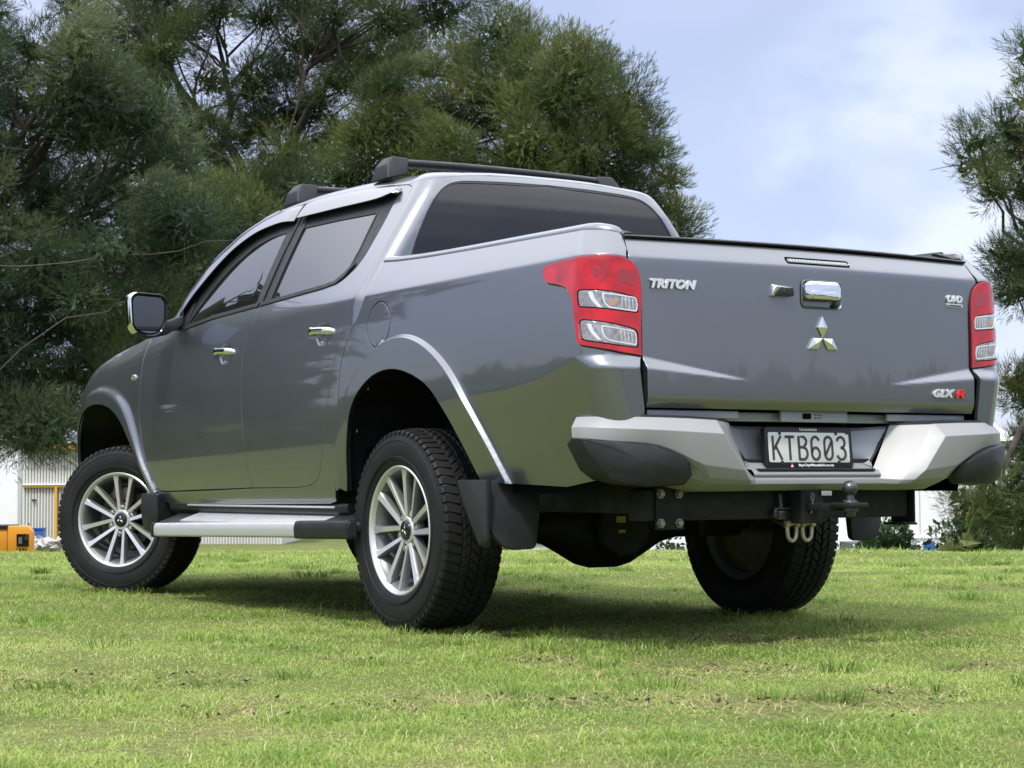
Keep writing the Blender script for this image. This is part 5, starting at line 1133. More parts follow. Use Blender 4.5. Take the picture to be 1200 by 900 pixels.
def grass():
    Vs, Fs, Ts = [], [], []; base = 0
    def sow(d0, d1, dens, hmin, hmax, w, seg, wide=1.14, inner=0.):
        nonlocal base
        tanh = 600/2205.98*wide
        n = int(dens*tanh*(d1*d1-d0*d0)); u = rng.random(n); d = np.sqrt(d0*d0+u*(d1*d1-d0*d0)); s_ = (rng.random(n)*2-1)*tanh*d; m_ = np.abs(s_) > inner*600/2205.98*d; s_ = s_[m_]; d = d[m_]; n = len(d)
        f2 = np.array([fw[0], fw[1]])/np.hypot(fw[0], fw[1]); r2 = np.array([f2[1], -f2[0]])
        x = CP[0]+f2[0]*d+r2[0]*s_; y = CP[1]+f2[1]*d+r2[1]*s_
        bb = bare(x, y); pn = vnoise(x, y, .55, 1)*.6+vnoise(x, y, .17, 2)*.4; tall = vnoise(x, y, .38, 3)*.55+vnoise(x, y, .13, 8)*.45
        keep = (rng.random(n) > bb*.93) & (rng.random(n) > np.clip((.36-pn)*2.2, 0, .45))
        # tyres press the grass flat where they stand
        for tx, ty in ((-.777, 0), (.777, 0), (-.797, 3.066), (.797, 3.066)): keep &= ~((np.abs(x-tx) < .115) & (np.abs(y-ty) < .12))
        x, y, pn, tall, bb = x[keep], y[keep], pn[keep], tall[keep], bb[keep]; n = len(x)
        z = ground_z(x, y)-.003
        h = (hmin+(hmax-hmin)*rng.random(n)**1.5)*(.62+1.1*np.clip((tall-.45)*2.6, 0, 1.2))*(1-.55*bb); long_ = rng.random(n) < .008; h[long_] *= 2.4
        az = rng.random(n)*2*PI; lean = .45+1.25*rng.random(n); lx, ly = np.cos(az)*lean*h, np.sin(az)*lean*h
        ww = w*(.6+.8*rng.random(n)); pa = az+PI/2+rng.normal(0, .6, n); px, py = np.cos(pa)*ww/2, np.sin(pa)*ww/2
        hz = h/np.sqrt(1+.35*lean**2)
        P0 = np.stack([x-px, y-py, z], 1); P1 = np.stack([x+px, y+py, z], 1); tip = np.stack([x+lx, y+ly, z+hz*np.maximum(1-.28*lean, .45)], 1)
        dry = np.clip(.42*(vnoise(x, y, .7, 5)*.6+vnoise(x, y, .16, 6)*.4-.43)*2.4+.60*bb+rng.normal(0, .13, n), 0, 1)
        tint = np.clip(.34+.30*(pn-.5)+.50*dry-.30*np.clip((tall-.58)*2.2, 0, 1)+rng.normal(0, .09, n), 0, 1); st_ = rng.random(n) < .045; tint[st_] = .80+.2*rng.random(st_.sum())
        if seg == 1:
            V = np.stack([P0, P1, tip], 1).reshape(-1, 3); F = np.arange(3*n).reshape(-1, 3); Ts.append(np.repeat(tint, 3))
        else:
            m0 = np.stack([x+lx*.36-px*.8, y+ly*.36-py*.8, z+hz*.58], 1); m1 = np.stack([x+lx*.36+px*.8, y+ly*.36+py*.8, z+hz*.58], 1)
            V = np.stack([P0, P1, m1, m0, tip], 1).reshape(-1, 3); k = 5*np.arange(n)
            F = np.concatenate([np.stack([k, k+1, k+2], 1), np.stack([k, k+2, k+3], 1), np.stack([k+3, k+2, k+4], 1)]); Ts.append(np.repeat(tint, 5))
        Vs.append(V); Fs.append(F+base); base += len(V)
    sow(3.25, 5.6, 19000, .009, .024, .0027, 2)
    sow(5.6, 8.0, 11500, .010, .027, .0034, 2)
    sow(8.0, 12.0, 4800, .013, .034, .0058, 1)
    sow(12.0, 19.5, 2200, .018, .046, .0095, 1)
    sow(3.25, 9.0, 2600, .012, .030, .0075, 1, 2.1, 1.14); sow(9.0, 19.5, 900, .018, .045, .013, 1, 1.8, 1.14)
    # weedier tufts here and there, and longer blades left standing against the tyres
    cl = []
    for _ in range(130):
        d = 4.4+11*rng.random()**1.1; s_ = (rng.random()*2-1)*.30*d; f2 = np.array([fw[0], fw[1]])/np.hypot(fw[0], fw[1]); r2 = np.array([f2[1], -f2[0]])
        cl.append((CP[0]+f2[0]*d+r2[0]*s_, CP[1]+f2[1]*d+r2[1]*s_, .03+.09*rng.random(), .022+.030*rng.random(), int(30+60*rng.random()), .02+.28*rng.random(), .0026+.0003*d))
    for tx, ty in ((-.777, 0), (.777, 0), (-.797, 3.066)):
        for a in np.linspace(0, 2*PI, 22): cl.append((tx+.145*math.cos(a)+rng.normal(0, .012), ty+.17*math.sin(a)+rng.normal(0, .02), .035, .020+.026*rng.random(), 26, .30+.35*rng.random(), .0034))
    for x0, y0, R_, h0, n, t0, w in cl:
        r_, a = R_*np.sqrt(rng.random(n)), rng.random(n)*2*PI; x, y = x0+r_*np.cos(a), y0+r_*np.sin(a); z = ground_z(x, y)-.003; h = h0*(.5+.8*rng.random(n)); az = a+rng.normal(0, .6, n); le = h*(.5+1.2*rng.random(n))
        px, py = -np.sin(az)*w/2, np.cos(az)*w/2; m0 = np.stack([x+np.cos(az)*le*.35, y+np.sin(az)*le*.35, z+h*.62], 1); tp = np.stack([x+np.cos(az)*le, y+np.sin(az)*le, z+h*.85], 1); P_ = np.stack([px, py, 0*px], 1); b0 = np.stack([x, y, z], 1)
        V = np.stack([b0-P_, b0+P_, m0+P_*.8, m0-P_*.8, tp], 1).reshape(-1, 3); k = 5*np.arange(n); Vs.append(V); Fs.append(np.concatenate([np.stack([k, k+1, k+2], 1), np.stack([k, k+2, k+3], 1), np.stack([k+3, k+2, k+4], 1)])+base); base += len(V); Ts.append(np.repeat(np.clip(t0+rng.normal(0, .07, n), 0, 1), 5))
    m = leaf_mat('grass_blade', [(0, (.115, .205, .040)), (.28, (.28, .405, .088)), (.55, (.43, .52, .145)), (.78, (.58, .55, .26)), (1, (.69, .61, .41))],   .55, .45, .2)
    return tag(link('grass', fast_tris('grass', np.vstack(Vs), np.vstack(Fs), np.concatenate(Ts)), m), 'short lawn grass with dry patches under and round the truck', 'grass', kind='stuff')
grass()
# crumbs of bare earth and thatch in the worn patches
def litter():
    V, F, T = [], [], []; b = 0
    for c_, rx, ry in BARE:
        for i in range(int(5200*rx*ry)+60):
            a, r = rng.random()*2*PI, rng.random()**.6; x = c_[0]+VR[0]*rx*r*math.cos(a)+VD[0]*ry*2.0*r*math.sin(a); y = c_[1]+VR[1]*rx*r*math.cos(a)+VD[1]*ry*2.0*r*math.sin(a); z = float(ground_z(x, y))
            if i % 8:       # straw
                t = rng.random()*2*PI; l_ = .012+.030*rng.random(); w = .0012; dx, dy = math.cos(t)*l_, math.sin(t)*l_
                q = [(x-dx-dy/l_*w, y-dy+dx/l_*w, z+.006), (x-dx+dy/l_*w, y-dy-dx/l_*w, z+.006), (x+dx, y+dy, z+.012+.01*rng.random())]; V += q; F.append((b, b+1, b+2)); T += [.55+.45*rng.random()]*3; b += 3
            else:
                s_ = .0025+.0045*rng.random()**2; q = [(x+s_*rng.normal(), y+s_*rng.normal(), z+.004+s_*rng.random()*2) for _ in range(4)]; V += q; F += [(b, b+1, b+2), (b, b+2, b+3), (b, b+3, b+1), (b+1, b+3, b+2)]; T += [.30*rng.random()]*4; b += 4
    m = leaf_mat('earth_and_straw', [(0, (.035, .020, .016)), (.3, (.09, .055, .035)), (.6, (.30, .22, .12)), (1, (.48, .38, .22))], .9, .05, .1)
    tag(link('thatch', fast_tris('thatch', V, F, T), m), 'scattered dry straw and soil crumbs in the worn lawn patches', 'thatch', kind='stuff')
litter()

# ---- trees: limbs plus crowns of needle sprays
bark = mat('bark', (.050, .042, .036), .9, noise=(14, .9, (.09, .078, .066), 0), bump=(40, .8, .02), spec=.1)
twig_m = mat('grey_twig', (.115, .100, .078), .85, noise=(30, .6, (.07, .06, .05), 0), spec=.1)
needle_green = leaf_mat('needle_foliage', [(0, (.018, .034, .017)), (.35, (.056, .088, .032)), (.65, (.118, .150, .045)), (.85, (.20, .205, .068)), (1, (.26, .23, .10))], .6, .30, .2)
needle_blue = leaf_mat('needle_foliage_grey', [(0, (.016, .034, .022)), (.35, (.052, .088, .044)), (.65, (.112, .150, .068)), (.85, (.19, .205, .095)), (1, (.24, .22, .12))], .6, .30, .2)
leaf_dark = leaf_mat('shrub_leaf', [(0, (.012, .030, .012)), (.5, (.030, .062, .022)), (.85, (.060, .100, .035)), (1, (.10, .13, .05))], .4, .2, .5)
def in_poly(q, poly): return inside(np.asarray(q, float), np.asarray(poly, float))
def sprays(centres, radii, n_spray, n_needle, length, width, droop=0., updir=.45, seed=0, tints=None):
    """needle sprays packed through puffs, densest towards each puff's outside; returns V, F, tint"""
    r_ = np.random.default_rng(seed); Vs, Ts = [], []
    for ci, (c_, R_) in enumerate(zip(centres, radii)):
        n = max(8, int(n_spray*(R_/.5)**2)); d = r_.normal(size=(n, 3)); d[:, 2] += .25; d /= np.linalg.norm(d, axis=1)[:, None]
        ph = r_.random(3)*6; lob = 1+.26*np.sin(5*d[:, 0]+ph[0])*np.sin(5*d[:, 1]+ph[1])+.20*np.sin(8*d[:, 2]+ph[2]+3*d[:, 0]); sc = np.array([.75+.6*r_.random(), .75+.6*r_.random(), .55+.4*r_.random()]); tl = r_.normal(0, .35, 2)
        rad = R_*lob*(.40+.70*r_.random(n)**.6); e_ = d*rad[:, None]*sc; e_[:, 2] += e_[:, 0]*tl[0]+e_[:, 1]*tl[1]; o = c_+e_
        ax_ = d+np.array([0, 0, updir])+r_.normal(0, .28, (n, 3)); ax_[:, 2] -= droop; ax_ /= np.linalg.norm(ax_, axis=1)[:, None]
        t0 = (tints[ci] if tints is not None else .5)+r_.normal(0, .07, n)
        for k in range(n_needle):
            f = k/n_needle; st = o+ax_*(f*length*.9)
            dr = ax_+r_.normal(0, .34, (n, 3)); dr /= np.linalg.norm(dr, axis=1)[:, None]; L_ = length*(.6+.6*r_.random(n))*(1-.3*f)
            sd = np.cross(dr, r_.normal(size=(n, 3))); sd /= np.linalg.norm(sd, axis=1)[:, None]+1e-9; w_ = width*(.7+.6*r_.random(n))
            Vs.append(np.stack([st-sd*w_[:, None]/2, st+sd*w_[:, None]/2, st+dr*L_[:, None]], 1).reshape(-1, 3))
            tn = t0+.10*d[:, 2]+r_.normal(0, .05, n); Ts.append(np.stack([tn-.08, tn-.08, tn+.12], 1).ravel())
        ni = int(150*(R_/.5)**2); d2 = r_.normal(size=(ni, 3)); d2 /= np.linalg.norm(d2, axis=1)[:, None]; o2 = c_+d2*(R_*.66*r_.random(ni)**.5)[:, None]*sc
        a2 = r_.normal(size=(ni, 3)); a2 /= np.linalg.norm(a2, axis=1)[:, None]; b2 = np.cross(a2, d2); b2 /= np.linalg.norm(b2, axis=1)[:, None]+1e-9; s2 = .17
        Vs.append(np.stack([o2-a2*s2*.5-b2*s2*.18, o2-a2*s2*.5+b2*s2*.18, o2+a2*s2*.6], 1).reshape(-1, 3)); Ts.append(np.repeat((tints[ci] if tints is not None else .5)+r_.normal(0, .08, ni), 3))
    V = np.vstack(Vs); return V, np.arange(len(V)).reshape(-1, 3), np.clip(np.concatenate(Ts), 0, 1)
def limb(bm, a, b, r0, r1, bend=.12, n=7, seed=0, k=7):
    r_ = np.random.default_rng(seed); a, b = np.asarray(a, float), np.asarray(b, float); L_ = np.linalg.norm(b-a); off = r_.normal(0, bend*L_, 3); pts = []
    for i in range(n):
        t = i/(n-1); pts.append(a+(b-a)*t+off*math.sin(t*PI)*.5+r_.normal(0, .02*L_, 3)*(0 < t < 1)+np.array([0, 0, -.10*L_*t*t*0]))
    add_tube(bm, pts, [r0+(r1-r0)*(i/(n-1))**.8 for i in range(n)], k)
def poisson(poly, step, seed, gaps=()):
    r_ = np.random.default_rng(seed); p_ = np.asarray(poly, float); lo, hi = p_.min(0), p_.max(0); out = []
    for _ in range(2600):
        q = lo+(hi-lo)*r_.random(2)
        if not in_poly([q], p_)[0] or any(in_poly([q], g_)[0] for g_ in gaps): continue
        if all((q[0]-o[0])**2+(q[1]-o[1])**2 > step*step for o in out): out.append(q)
    return np.array(out)
def tree(name, label, poly, d, step, R, foot, fork, seed, m, gaps=(), depth=1.6, n_spray=170, n_needle=5, length=.12, width=.0085, droop=0., trunk_r=.2, tint=(.35, .62), extra=(), group=None, bare_twigs=0, zfoot=None, updir=.45):
    """crown puffs spread through the outline poly (photo directions at distance d), limbs from the fork to the puffs"""
    r_ = np.random.default_rng(seed); q = poisson(poly, step, seed, gaps)
    if len(extra): q = np.vstack([q, np.asarray(extra, float)])
    dd = d+r_.uniform(-depth, depth, len(q)); cs = np.array([at(a, b, e) for (a, b), e in zip(q, dd)]); rad = R*(.72+.6*r_.random(len(q)))
    fk = at(*fork, d); ft = at(*foot, d); ft[2] = float(ground_z(ft[0], ft[1]))-.1
    root = tag(empty(name, ft), label, 'tree', group)
    off = np.array(ft)
    bm = bmesh.new(); limb(bm, ft-off, fk-off, trunk_r, trunk_r*.72, .05, 9, seed, 10)
    # main limbs: cluster puffs by angle round the fork
    k = max(5, len(q)//8); mains = cs[r_.choice(len(cs), k, replace=False)]
    tw = bmesh.new()
    for i, mp in enumerate(mains): limb(bm, fk-off+np.array([0, 0, -.1]), mp-off, trunk_r*.55, .022, .10, 8, seed+i)
    for i, c_ in enumerate(cs):
        j = np.argmin(np.linalg.norm(mains-c_, axis=1)); s_ = fk+(mains[j]-fk)*(.45+.4*r_.random()); limb(bm, s_-off, c_-off, .030, .008, .10, 6, seed+100+i, 5)
        for t in range(3):
            e = c_+r_.normal(0, .75*R, 3); limb(tw, c_-off, e-off, .008, .003, .12, 4, seed+400+i*3+t, 4)
    for i in range(bare_twigs):
        c_ = cs[r_.integers(len(cs))]; e = c_+r_.normal(0, 1.1, 3)*np.array([1, 1, .5])+np.array([0, 0, -.25]); limb(tw, c_-off, e-off, .008, .003, .16, 6, seed+900+i, 4)
    recalc(bm); bm_obj('trunk', bm, bark, root, 60); recalc(tw); bm_obj('twigs', tw, twig_m, root, 60)['kind'] = 'stuff'
    tn = tint[0]+(tint[1]-tint[0])*r_.random(len(cs))
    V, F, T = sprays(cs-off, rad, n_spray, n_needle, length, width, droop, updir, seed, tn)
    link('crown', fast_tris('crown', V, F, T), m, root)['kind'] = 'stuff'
    return root
G = 'trees standing round the lawn'
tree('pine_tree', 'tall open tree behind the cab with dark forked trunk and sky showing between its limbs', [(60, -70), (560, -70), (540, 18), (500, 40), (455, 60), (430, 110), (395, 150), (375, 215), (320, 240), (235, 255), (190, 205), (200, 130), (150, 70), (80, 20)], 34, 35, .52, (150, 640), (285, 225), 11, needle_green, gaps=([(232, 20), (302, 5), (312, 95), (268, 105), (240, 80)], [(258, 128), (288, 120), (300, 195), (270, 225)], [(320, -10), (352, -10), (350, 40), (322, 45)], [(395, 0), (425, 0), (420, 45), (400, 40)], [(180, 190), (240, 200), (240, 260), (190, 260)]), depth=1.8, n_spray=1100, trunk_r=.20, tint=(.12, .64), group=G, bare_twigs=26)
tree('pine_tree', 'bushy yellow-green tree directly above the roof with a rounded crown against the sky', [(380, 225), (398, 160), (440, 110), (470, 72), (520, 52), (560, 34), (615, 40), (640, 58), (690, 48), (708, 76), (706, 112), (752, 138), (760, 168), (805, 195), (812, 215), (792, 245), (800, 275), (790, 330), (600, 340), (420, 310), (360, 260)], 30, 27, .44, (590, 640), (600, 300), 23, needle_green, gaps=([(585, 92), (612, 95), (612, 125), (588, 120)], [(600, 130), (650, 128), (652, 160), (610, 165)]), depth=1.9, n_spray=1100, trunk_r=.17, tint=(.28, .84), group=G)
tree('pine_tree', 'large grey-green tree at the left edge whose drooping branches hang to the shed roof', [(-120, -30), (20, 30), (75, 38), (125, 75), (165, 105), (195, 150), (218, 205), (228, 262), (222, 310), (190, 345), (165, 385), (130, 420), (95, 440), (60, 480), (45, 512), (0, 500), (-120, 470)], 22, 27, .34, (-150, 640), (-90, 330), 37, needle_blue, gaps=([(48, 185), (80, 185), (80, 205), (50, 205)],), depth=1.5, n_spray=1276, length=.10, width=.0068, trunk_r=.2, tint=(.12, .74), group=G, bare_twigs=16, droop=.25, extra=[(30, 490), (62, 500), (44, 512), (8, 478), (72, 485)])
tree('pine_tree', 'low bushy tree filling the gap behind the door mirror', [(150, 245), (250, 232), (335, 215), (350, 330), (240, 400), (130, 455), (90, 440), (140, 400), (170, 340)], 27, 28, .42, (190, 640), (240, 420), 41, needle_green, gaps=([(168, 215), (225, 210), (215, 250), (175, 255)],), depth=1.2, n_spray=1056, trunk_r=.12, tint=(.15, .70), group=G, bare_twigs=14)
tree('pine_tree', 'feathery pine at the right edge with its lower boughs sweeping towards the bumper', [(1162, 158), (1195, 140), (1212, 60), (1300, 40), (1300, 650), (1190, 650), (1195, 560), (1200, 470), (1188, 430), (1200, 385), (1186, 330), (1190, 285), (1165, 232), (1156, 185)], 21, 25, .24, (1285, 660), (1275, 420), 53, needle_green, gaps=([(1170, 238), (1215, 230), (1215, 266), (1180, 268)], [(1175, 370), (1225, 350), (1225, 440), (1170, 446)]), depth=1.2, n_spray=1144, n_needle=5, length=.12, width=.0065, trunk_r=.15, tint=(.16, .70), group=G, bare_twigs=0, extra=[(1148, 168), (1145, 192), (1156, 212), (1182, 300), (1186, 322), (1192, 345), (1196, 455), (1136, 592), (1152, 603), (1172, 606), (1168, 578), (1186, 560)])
def bush(name, label, px, py, d, w, h, seed, n=1500, leaf=.07, m=leaf_dark, cat='bush'):
    r_ = np.random.default_rng(seed); c_ = at(px, py, d); gz = float(ground_z(c_[0], c_[1])); c_[2] = gz; hh = max(at(px, py-h/2, d)[2]-gz, .4); ww = w/2205.98*d/2
    root = tag(empty(name, c_), label, cat)
    k = 26; cen = r_.normal(size=(k, 3)); cen /= np.linalg.norm(cen, axis=1)[:, None]; cen *= (.35+.5*r_.random(k))[:, None]; cen = cen*np.array([ww, ww, hh*.5])+np.array([0, 0, hh*.5])
    bm = bmesh.new()
    for i, q in enumerate(cen): limb(bm, (0, 0, 0), q, .03, .008, .1, 5, seed+i, 5)
    recalc(bm); bm_obj('stem', bm, bark, root, 60)['kind'] = 'stuff'
    ids = r_.integers(0, k, n); dirs = r_.normal(size=(n, 3)); dirs /= np.linalg.norm(dirs, axis=1)[:, None]; rad = (.28*min(ww, hh*.5)+.10)*(.4+.6*r_.random(n)**.5)*1.5
    o = cen[ids]+dirs*rad[:, None]; o[:, 2] = np.maximum(o[:, 2], .02)
    a = dirs+r_.normal(0, .6, (n, 3)); a /= np.linalg.norm(a, axis=1)[:, None]; b = np.cross(a, r_.normal(size=(n, 3))); b /= np.linalg.norm(b, axis=1)[:, None]; s_ = leaf*(.6+.8*r_.random(n))
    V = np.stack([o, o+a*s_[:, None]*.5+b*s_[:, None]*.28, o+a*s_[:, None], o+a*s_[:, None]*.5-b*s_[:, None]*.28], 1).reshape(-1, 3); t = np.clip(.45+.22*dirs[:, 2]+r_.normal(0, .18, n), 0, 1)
    link('leaves', fast_tris('leaves', V, np.arange(4*n).reshape(-1, 4), np.repeat(t, 4)), m, root)['kind'] = 'stuff'
    return root
bush('bush', 'rounded dark green bush on the crest just right of the tow bar', 1043, 632, 30, 56, 44, 3, 9000, .10)
bush('bush', 'broad dark leafy bush under the pine boughs at the right edge', 1150, 626, 27, 84, 62, 5, 9000, .10)
bush('bush', 'small low bush beside the black shed seen past the rear tyre', 985, 646, 36, 34, 16, 7, 1600, .08)
bush('bush', 'small bush seen beneath the truck between the rear wheels', 784, 640, 34, 26, 22, 9, 1500, .08)
V, F, T = sprays([np.array(at(1130, 652, 14.5))*np.array([1, 1, 0])+np.array([0, 0, float(ground_z(*at(1130, 652, 14.5)[:2]))+.03])], [.20], 140, 4, .15, .006, 0, 1.2, 5, [.72])
tag(link('grass_tuft', fast_tris('grass_tuft', V, F, T), needle_green), 'taller tuft of grass on the lawn crest before the right bushes', 'grass tuft')
# ---- buildings and yard things beyond the crest
F2 = np.array([fw[0], fw[1], 0]); F2 /= np.linalg.norm(F2); R2 = np.array([F2[1], -F2[0], 0])
white_wall = mat('white_cladding', (.74, .75, .77), .5, noise=(.8, .5, (.66, .68, .71), 0))
cream_sheet = mat('cream_sheet', (.60, .59, .56), .5, .1, noise=(1.2, .5, (.52, .51, .48), 0))
yellow_trim = mat('yellow_trim', (.62, .33, .03), .5)
orange_steel = mat('orange_steel', (.72, .30, .025), .42, noise=(3, .5, (.58, .23, .02), .05))
blue_plastic = mat('blue_plastic', (.02, .09, .33), .4); tarp = mat('white_tent_fabric', (.76, .77, .80), .55, noise=(.9, .4, (.68, .69, .73), 0))
concrete = mat('pale_concrete', (.36, .35, .33), .85, noise=(2, .6, (.28, .27, .26), 0)); black_shed = mat('black_sheet', (.02, .02, .024), .5)
def flat(px, py, d):       # a point on the ground plane of the yard under that direction
    q = at(px, py, d); return q
def vbox(bm, px0, px1, z0, z1, d, depth, bev=0., lat=0.):
    a, b = at(px0, 600, d), at(px1, 600, d); w = float(np.dot(b-a, R2)); c_ = (a+b)/2+F2*depth/2; c_[2] = (z0+z1)/2
    M = Matrix(((R2[0], F2[0], 0), (R2[1], F2[1], 0), (0, 0, 1))).to_4x4(); add_box(bm, c_, (w, depth, z1-z0), bev, M); return c_, w
zat = lambda py, d: float(at(600, py, d)[2])
ZY = -1.95
def thing(name, label, cat, c, group=None): return tag(empty(name, c), label, cat, group)
def part(name, m, root, fn, ang=35):
    bm = bmesh.new(); fn(bm); bmesh.ops.translate(bm, vec=-Vector(root.location), verts=bm.verts); recalc(bm); return bm_obj(name, bm, m, root, ang)
wh = thing('warehouse', 'plain white warehouse wall at the left edge behind the orange machine', 'warehouse', (*at(-150, 600, 85)[:2], ZY))
part('wall', white_wall, wh, lambda bm: vbox(bm, -420, 24, ZY, zat(512, 85), 85, 14))
part('parapet', white_wall, wh, lambda bm: vbox(bm, -422, 26, zat(512, 85), zat(507, 85), 84.9, 14.2))
part('corner_flashing', mat('grey_flashing', (.42, .43, .45), .5), wh, lambda bm: vbox(bm, 20.5, 25, ZY, zat(512, 85), 84.93, .2))
for k in range(6): part('wall_panel_joint', mat('grey_flashing', (.42, .43, .45), .5), wh, lambda bm: vbox(bm, -360+62*k, -359+62*k, ZY, zat(512, 85), 84.96, .05))
sh = thing('shed', 'cream corrugated shed with yellow trim behind the front wheel', 'shed', (*at(130, 600, 80)[:2], ZY))
part('wall', cream_sheet, sh, lambda bm: vbox(bm, 26, 330, ZY, zat(518, 80), 80, 9))
def ribs(bm):
    for k in range(86): vbox(bm, 27+3.5*k, 28.7+3.5*k, ZY, zat(524, 80), 79.92, .08)
part('corrugation', cream_sheet, sh, ribs)['kind'] = 'stuff'
part('fascia', yellow_trim, sh, lambda bm: vbox(bm, 24, 332, zat(523.5, 80), zat(516.5, 80), 79.3, .8)); part('roof', white_wall, sh, lambda bm: vbox(bm, 22, 334, zat(516.5, 80), zat(515.5, 80), 79.2, 10))
part('rail', yellow_trim, sh, lambda bm: vbox(bm, 26, 330, zat(568, 80), zat(565.5, 80), 79.75, .2)); part('rail_cap', white_wall, sh, lambda bm: vbox(bm, 26, 330, zat(565.5, 80), zat(563.5, 80), 79.70, .3))
part('door_post', yellow_trim, sh, lambda bm: vbox(bm, 64, 66.5, ZY, zat(568, 80), 79.74, .2)); part('wall_sign', black_plastic, sh, lambda bm: vbox(bm, 37, 41.5, zat(584, 80), zat(582, 80), 79.8, .1))
# orange machine
om = thing('generator', 'orange yard machine with a black side window at the left edge', 'generator', (*at(10, 640, 46)[:2], ZY)); zt_, zb_ = zat(613, 46), zat(648, 46)
def cab_(bm):
    a = [at(px, 600, 46) for px in (9, 38)]; pts = []
    for q, t in ((a[0], 0), (a[1], 1)):
        for dd in (0, .25): pts += [(*(q+F2*dd)[:2], zb_), (*(q+F2*dd)[:2], zt_ if t == 0 else zt_-.14)]
    mid = at(33, 600, 46)
    for dd in (0, .25): pts.append((*(mid+F2*dd)[:2], zt_))
    add_hull(bm, pts, .03)
part('canopy', orange_steel, om, cab_); part('side_window', gloss_black, om, lambda bm: vbox(bm, 19.5, 33.8, zat(637, 46), zat(622.5, 46), 45.97, .05, .01))
part('window_panel', clear_lens, om, lambda bm: vbox(bm, 22, 26, zat(634, 46), zat(626, 46), 45.955, .02)); part('window_bar', black_plastic, om, lambda bm: vbox(bm, 26.5, 27.5, zat(636, 46), zat(623, 46), 45.94, .02))
part('engine_cover', orange_steel, om, lambda bm: vbox(bm, -46, 9, zb_, zt_-.02, 46.08, .9, .03)); part('cover_roof', black_plastic, om, lambda bm: vbox(bm, -47, 10, zt_-.07, zt_+.02, 46.03, 1.0, .02))
part('exhaust', steel_m, om, lambda bm: add_tube(bm, [(*at(34, 600, 46.4)[:2], zt_-.1), (*at(34, 600, 46.4)[:2], zt_+.06)], .015, 8))
for k in range(4): part('vent_slot', gloss_black, om, lambda bm: vbox(bm, 19+3.6*k, 21+3.6*k, zat(641.5, 46), zat(639.5, 46), 45.965, .03))
part('skid', black_plastic, om, lambda bm: vbox(bm, -46, 38, ZY, zb_, 46.1, .9))
bb = thing('blue_bin', 'blue plastic bin standing just right of the orange machine', 'bin', (*at(45, 640, 52)[:2], ZY))
def bin_(bm):
    a, b = at(38.5, 600, 52), at(50.5, 600, 52); z1, z0 = zat(616, 52), ZY; pts = []
    for q in (a, b):
        for dd in (0, .3): pts.append((*(q+F2*dd)[:2], z1))
    c_ = (a+b)/2
    for q in (a, b):
        for dd in (0, .25): pts.append((*(c_+(q-c_)*.75+F2*dd)[:2], z0))
    add_hull(bm, pts, .01)
part('body', blue_plastic, bb, bin_); part('rim', blue_plastic, bb, lambda bm: vbox(bm, 38, 51, zat(617.5, 52), zat(615.5, 52), 51.97, .34)); part('label', white_ink, bb, lambda bm: vbox(bm, 40.5, 44, zat(626.5, 52), zat(625, 52), 51.985, .01))
rng2 = np.random.default_rng(4)
hp = thing('rubble_heap', 'low heap of pale rubble in front of the cream shed', 'rubble heap', (*at(58, 640, 50)[:2], ZY))
def heap(bm):
    for k in range(70):
        c_ = at(38+34*rng2.random(), 600, 50+1.5*rng2.random()); h_ = zat(639-7*rng2.random(), 50); r_ = rng2.normal(size=(9, 3))*np.array([.12, .12, .07]); add_hull(bm, [c_*np.array([1, 1, 0])+np.array([0, 0, h_])+q for q in r_])
part('rubble', mat('pale_rubble', (.55, .55, .56), .8, noise=(4, .9, (.28, .27, .27), 0)), hp, heap, 10)['kind'] = 'stuff'
part('pile', concrete, hp, lambda bm: add_hull(bm, [(*at(px, 600, d_)[:2], z_) for px, d_, z_ in ((36, 50, ZY), (76, 50, ZY), (36, 52, ZY), (76, 52, ZY), (46, 50.6, zat(639, 50)), (70, 50.6, zat(638, 50)), (48, 51.4, zat(638, 50)), (70, 51.4, zat(638, 50)))]))
# white marquee hall on the right
mq = thing('marquee', 'large white marquee hall standing behind the bushes to the right', 'marquee', (*at(950, 640, 58)[:2], ZY)); ze_ = zat(520, 58)
part('wall', tarp, mq, lambda bm: vbox(bm, 742, 1190, ZY, ze_, 58, 12))
def roof_(bm):
    pts = []
    for px in (738, 1194):
        for dd, z in ((-.2, ze_), (6, ze_+1.3), (12.2, ze_)): q = at(px, 600, 58)+F2*dd; pts.append((*q[:2], z))
    add_hull(bm, pts)
part('roof', tarp, mq, roof_)
seam = mat('tent_seam', (.45, .46, .49), .5)
for px in (790, 850, 910, 970, 1030, 1078): part('wall_seam', seam, mq, lambda bm: vbox(bm, px-.35, px+.35, ZY, ze_, 57.95, .05))
for px in (1114, 1139): part('frame_post', mat('grey_flashing', (.42, .43, .45), .5), mq, lambda bm: vbox(bm, px-1.2, px+1.2, ZY, ze_, 57.85, .12))
def line(px0, py0, px1, py1, d, r): return lambda bm: add_tube(bm, [at(px0, py0, d), at(px1, py1, d)], r, 6)
for q in ((1094, 560, 1109, 602), (1082, 623, 1112, 606), (1093, 625, 1114, 610), (1139, 588, 1156, 589), (1139, 580, 1158, 582)): part('guy_rope', seam, mq, line(*q, 57.5, .022))
part('skirting', tarp, mq, lambda bm: vbox(bm, 742, 1190, ZY, zat(633, 58), 57.9, .1))
ff = thing('white_fence', 'white slatted fence between the two dark bushes on the right', 'fence', (*at(1090, 640, 50)[:2], ZY))
for k in range(11): part('slat', tarp, ff, lambda bm: vbox(bm, 1066+4.1*k, 1068.6+4.1*k, ZY, zat(628.5+1.5*(k % 3), 50), 50, .05))
for py in (632, 641): part('rail', tarp, ff, lambda bm: vbox(bm, 1065, 1111, zat(py+1, 50), zat(py-1, 50), 49.95, .05))
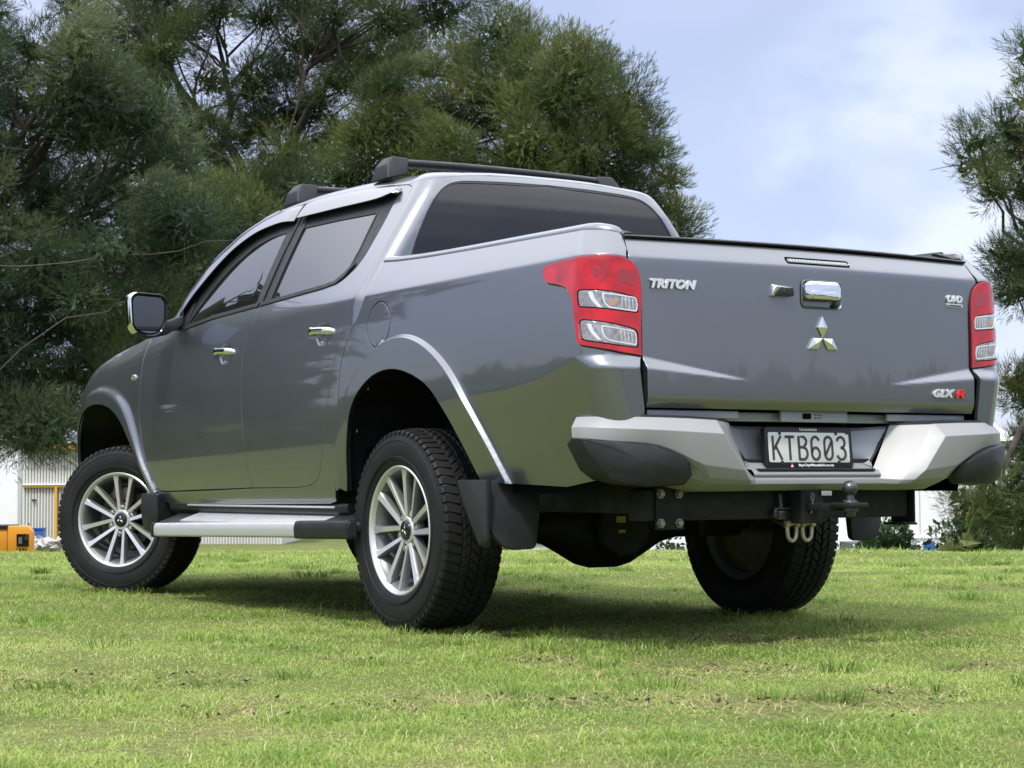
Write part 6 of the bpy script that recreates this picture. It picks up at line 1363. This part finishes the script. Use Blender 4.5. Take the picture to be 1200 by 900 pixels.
part('backing_sheet', mat('grey_flashing', (.42, .43, .45), .5), ff, lambda bm: vbox(bm, 1066, 1110, ZY, zat(635, 50), 50.1, .03))
br = thing('blue_barrel', 'blue barrel with green stuff on top before the white fence', 'barrel', (*at(1088, 640, 46)[:2], ZY))
def cyl_(px, py0, py1, d, r, z0=None): 
    def f(bm):
        c_ = at(px, 600, d); r_ = add_lathe(bm, [(zat(py1, d) if z0 is None else z0, r), (zat(py0, d), r*1.02)], 20, 'z', Matrix.Translation((c_[0], c_[1], 0))); cap_ring(bm, r_[-1]); cap_ring(bm, r_[0], True)
    return f
part('drum', blue_plastic, br, cyl_(1088.5, 637, 655, 46, .135, ZY)); part('lid', mat('dark_green_plastic', (.02, .10, .05), .5), br, lambda bm: add_hull(bm, [tuple(at(1088.5+dx, 637-dy, 46+dd)) for dx, dy, dd in ((-5, 0, -.1), (5, 0, -.1), (-5, 0, .15), (5, 0, .15), (-2, 5, 0), (3, 5, 0), (-1, 4.5, .1))], .01))
st_ = thing('step_ladder', 'white step ladder leaning beside the blue barrel', 'ladder', (*at(1078, 640, 45)[:2], ZY))
for a_, b_ in (((1073.5, 635), (1079.5, 652)), ((1077.5, 634), (1083.5, 652)), ((1075, 640), (1071, 652))): part('stile', tarp, st_, line(*a_, *b_, 45, .018))
for t in (.3, .6, .85): part('rung', tarp, st_, line(1073.5+6*t, 635+17*t, 1077.5+6*t, 634+18*t, 45, .014))
bs = thing('black_shed', 'small black shed left of the crest bush by the rear tyre', 'shed', (*at(1006, 645, 52)[:2], ZY))
part('wall', black_shed, bs, lambda bm: vbox(bm, 998, 1030, ZY, zat(639, 52), 52, 2)); part('roof', black_shed, bs, lambda bm: add_hull(bm, [tuple(at(px, py, d_)) for px, py, d_ in ((996, 640, 51.8), (1032, 640, 51.8), (996, 637, 54.2), (1032, 637, 54.2), (1004, 635, 53), (1030, 634, 53))]))
part('post', tarp, bs, lambda bm: vbox(bm, 999.2, 1001, ZY, zat(640, 52), 51.9, .08))
lw = thing('low_white_wall', 'low white wall far beyond the lawn seen under the truck', 'wall', (*at(640, 640, 60)[:2], ZY))
part('wall', tarp, lw, lambda bm: vbox(bm, 560, 742, ZY, zat(637, 60), 60, .3)); part('coping', concrete, lw, lambda bm: vbox(bm, 558, 741, zat(637, 60), zat(634.5, 60), 59.9, .5))
# woods outside the picture: the paint and the glass mirror them
def woods(name, label, pts, h0, h1, seed):
    r_ = np.random.default_rng(seed); Vs, Ts = [], []
    pts = np.asarray(pts, float); seg = np.hypot(*np.diff(pts, axis=0).T); cum = np.r_[0, np.cumsum(seg)]
    for s_ in np.arange(0, cum[-1], 2.1):
        x, y = np.interp(s_, cum, pts[:, 0]), np.interp(s_, cum, pts[:, 1]); H = h0+(h1-h0)*r_.random(); x += r_.normal(0, 1.2); y += r_.normal(0, 1.2); z0 = float(ground_z(x, y))
        n = 1300; d = r_.normal(size=(n, 3)); d /= np.linalg.norm(d, axis=1)[:, None]; lob = 1+.30*np.sin(d[:, 0]*5+s_)*np.sin(d[:, 2]*6+2*s_)
        o = d*(.35+.65*r_.random(n)**.5)[:, None]*lob[:, None]*np.array([2.9, 2.9, H*.5])+np.array([x, y, z0+H*.52])
        a = r_.normal(size=(n, 3)); a /= np.linalg.norm(a, axis=1)[:, None]; b = np.cross(a, d); b /= np.linalg.norm(b, axis=1)[:, None]+1e-9; sz = .55+.45*r_.random(n)
        Vs.append(np.stack([o-b*sz[:, None]*.5, o+b*sz[:, None]*.5, o+a*sz[:, None]*1.3], 1).reshape(-1, 3)); Ts.append(np.repeat(np.clip(.25+.3*r_.random()+r_.normal(0, .1, n), 0, 1), 3))
    V = np.vstack(Vs); tag(link(name, fast_tris(name, V, np.arange(len(V)).reshape(-1, 3), np.concatenate(Ts)), needle_green), label, 'woods', kind='stuff')
woods('woods', 'belt of trees off to the left, mirrored in the doors and side windows', [(-52, 8), (-44, 24), (-34, 36), (-20, 46), (-8, 54)], 2.6, 3.8, 3)
woods('woods', 'far belt of trees behind the camera, mirrored in the tailgate', [(-10, -62), (12, -60), (34, -56), (54, -44), (66, -26)], 3.6, 4.4, 5)
woods('woods', 'taller trees ahead and to the left, mirrored low in the side windows', [(-7.0, 24), (-3.5, 29), (1, 34)], 10.2, 11.6, 8)
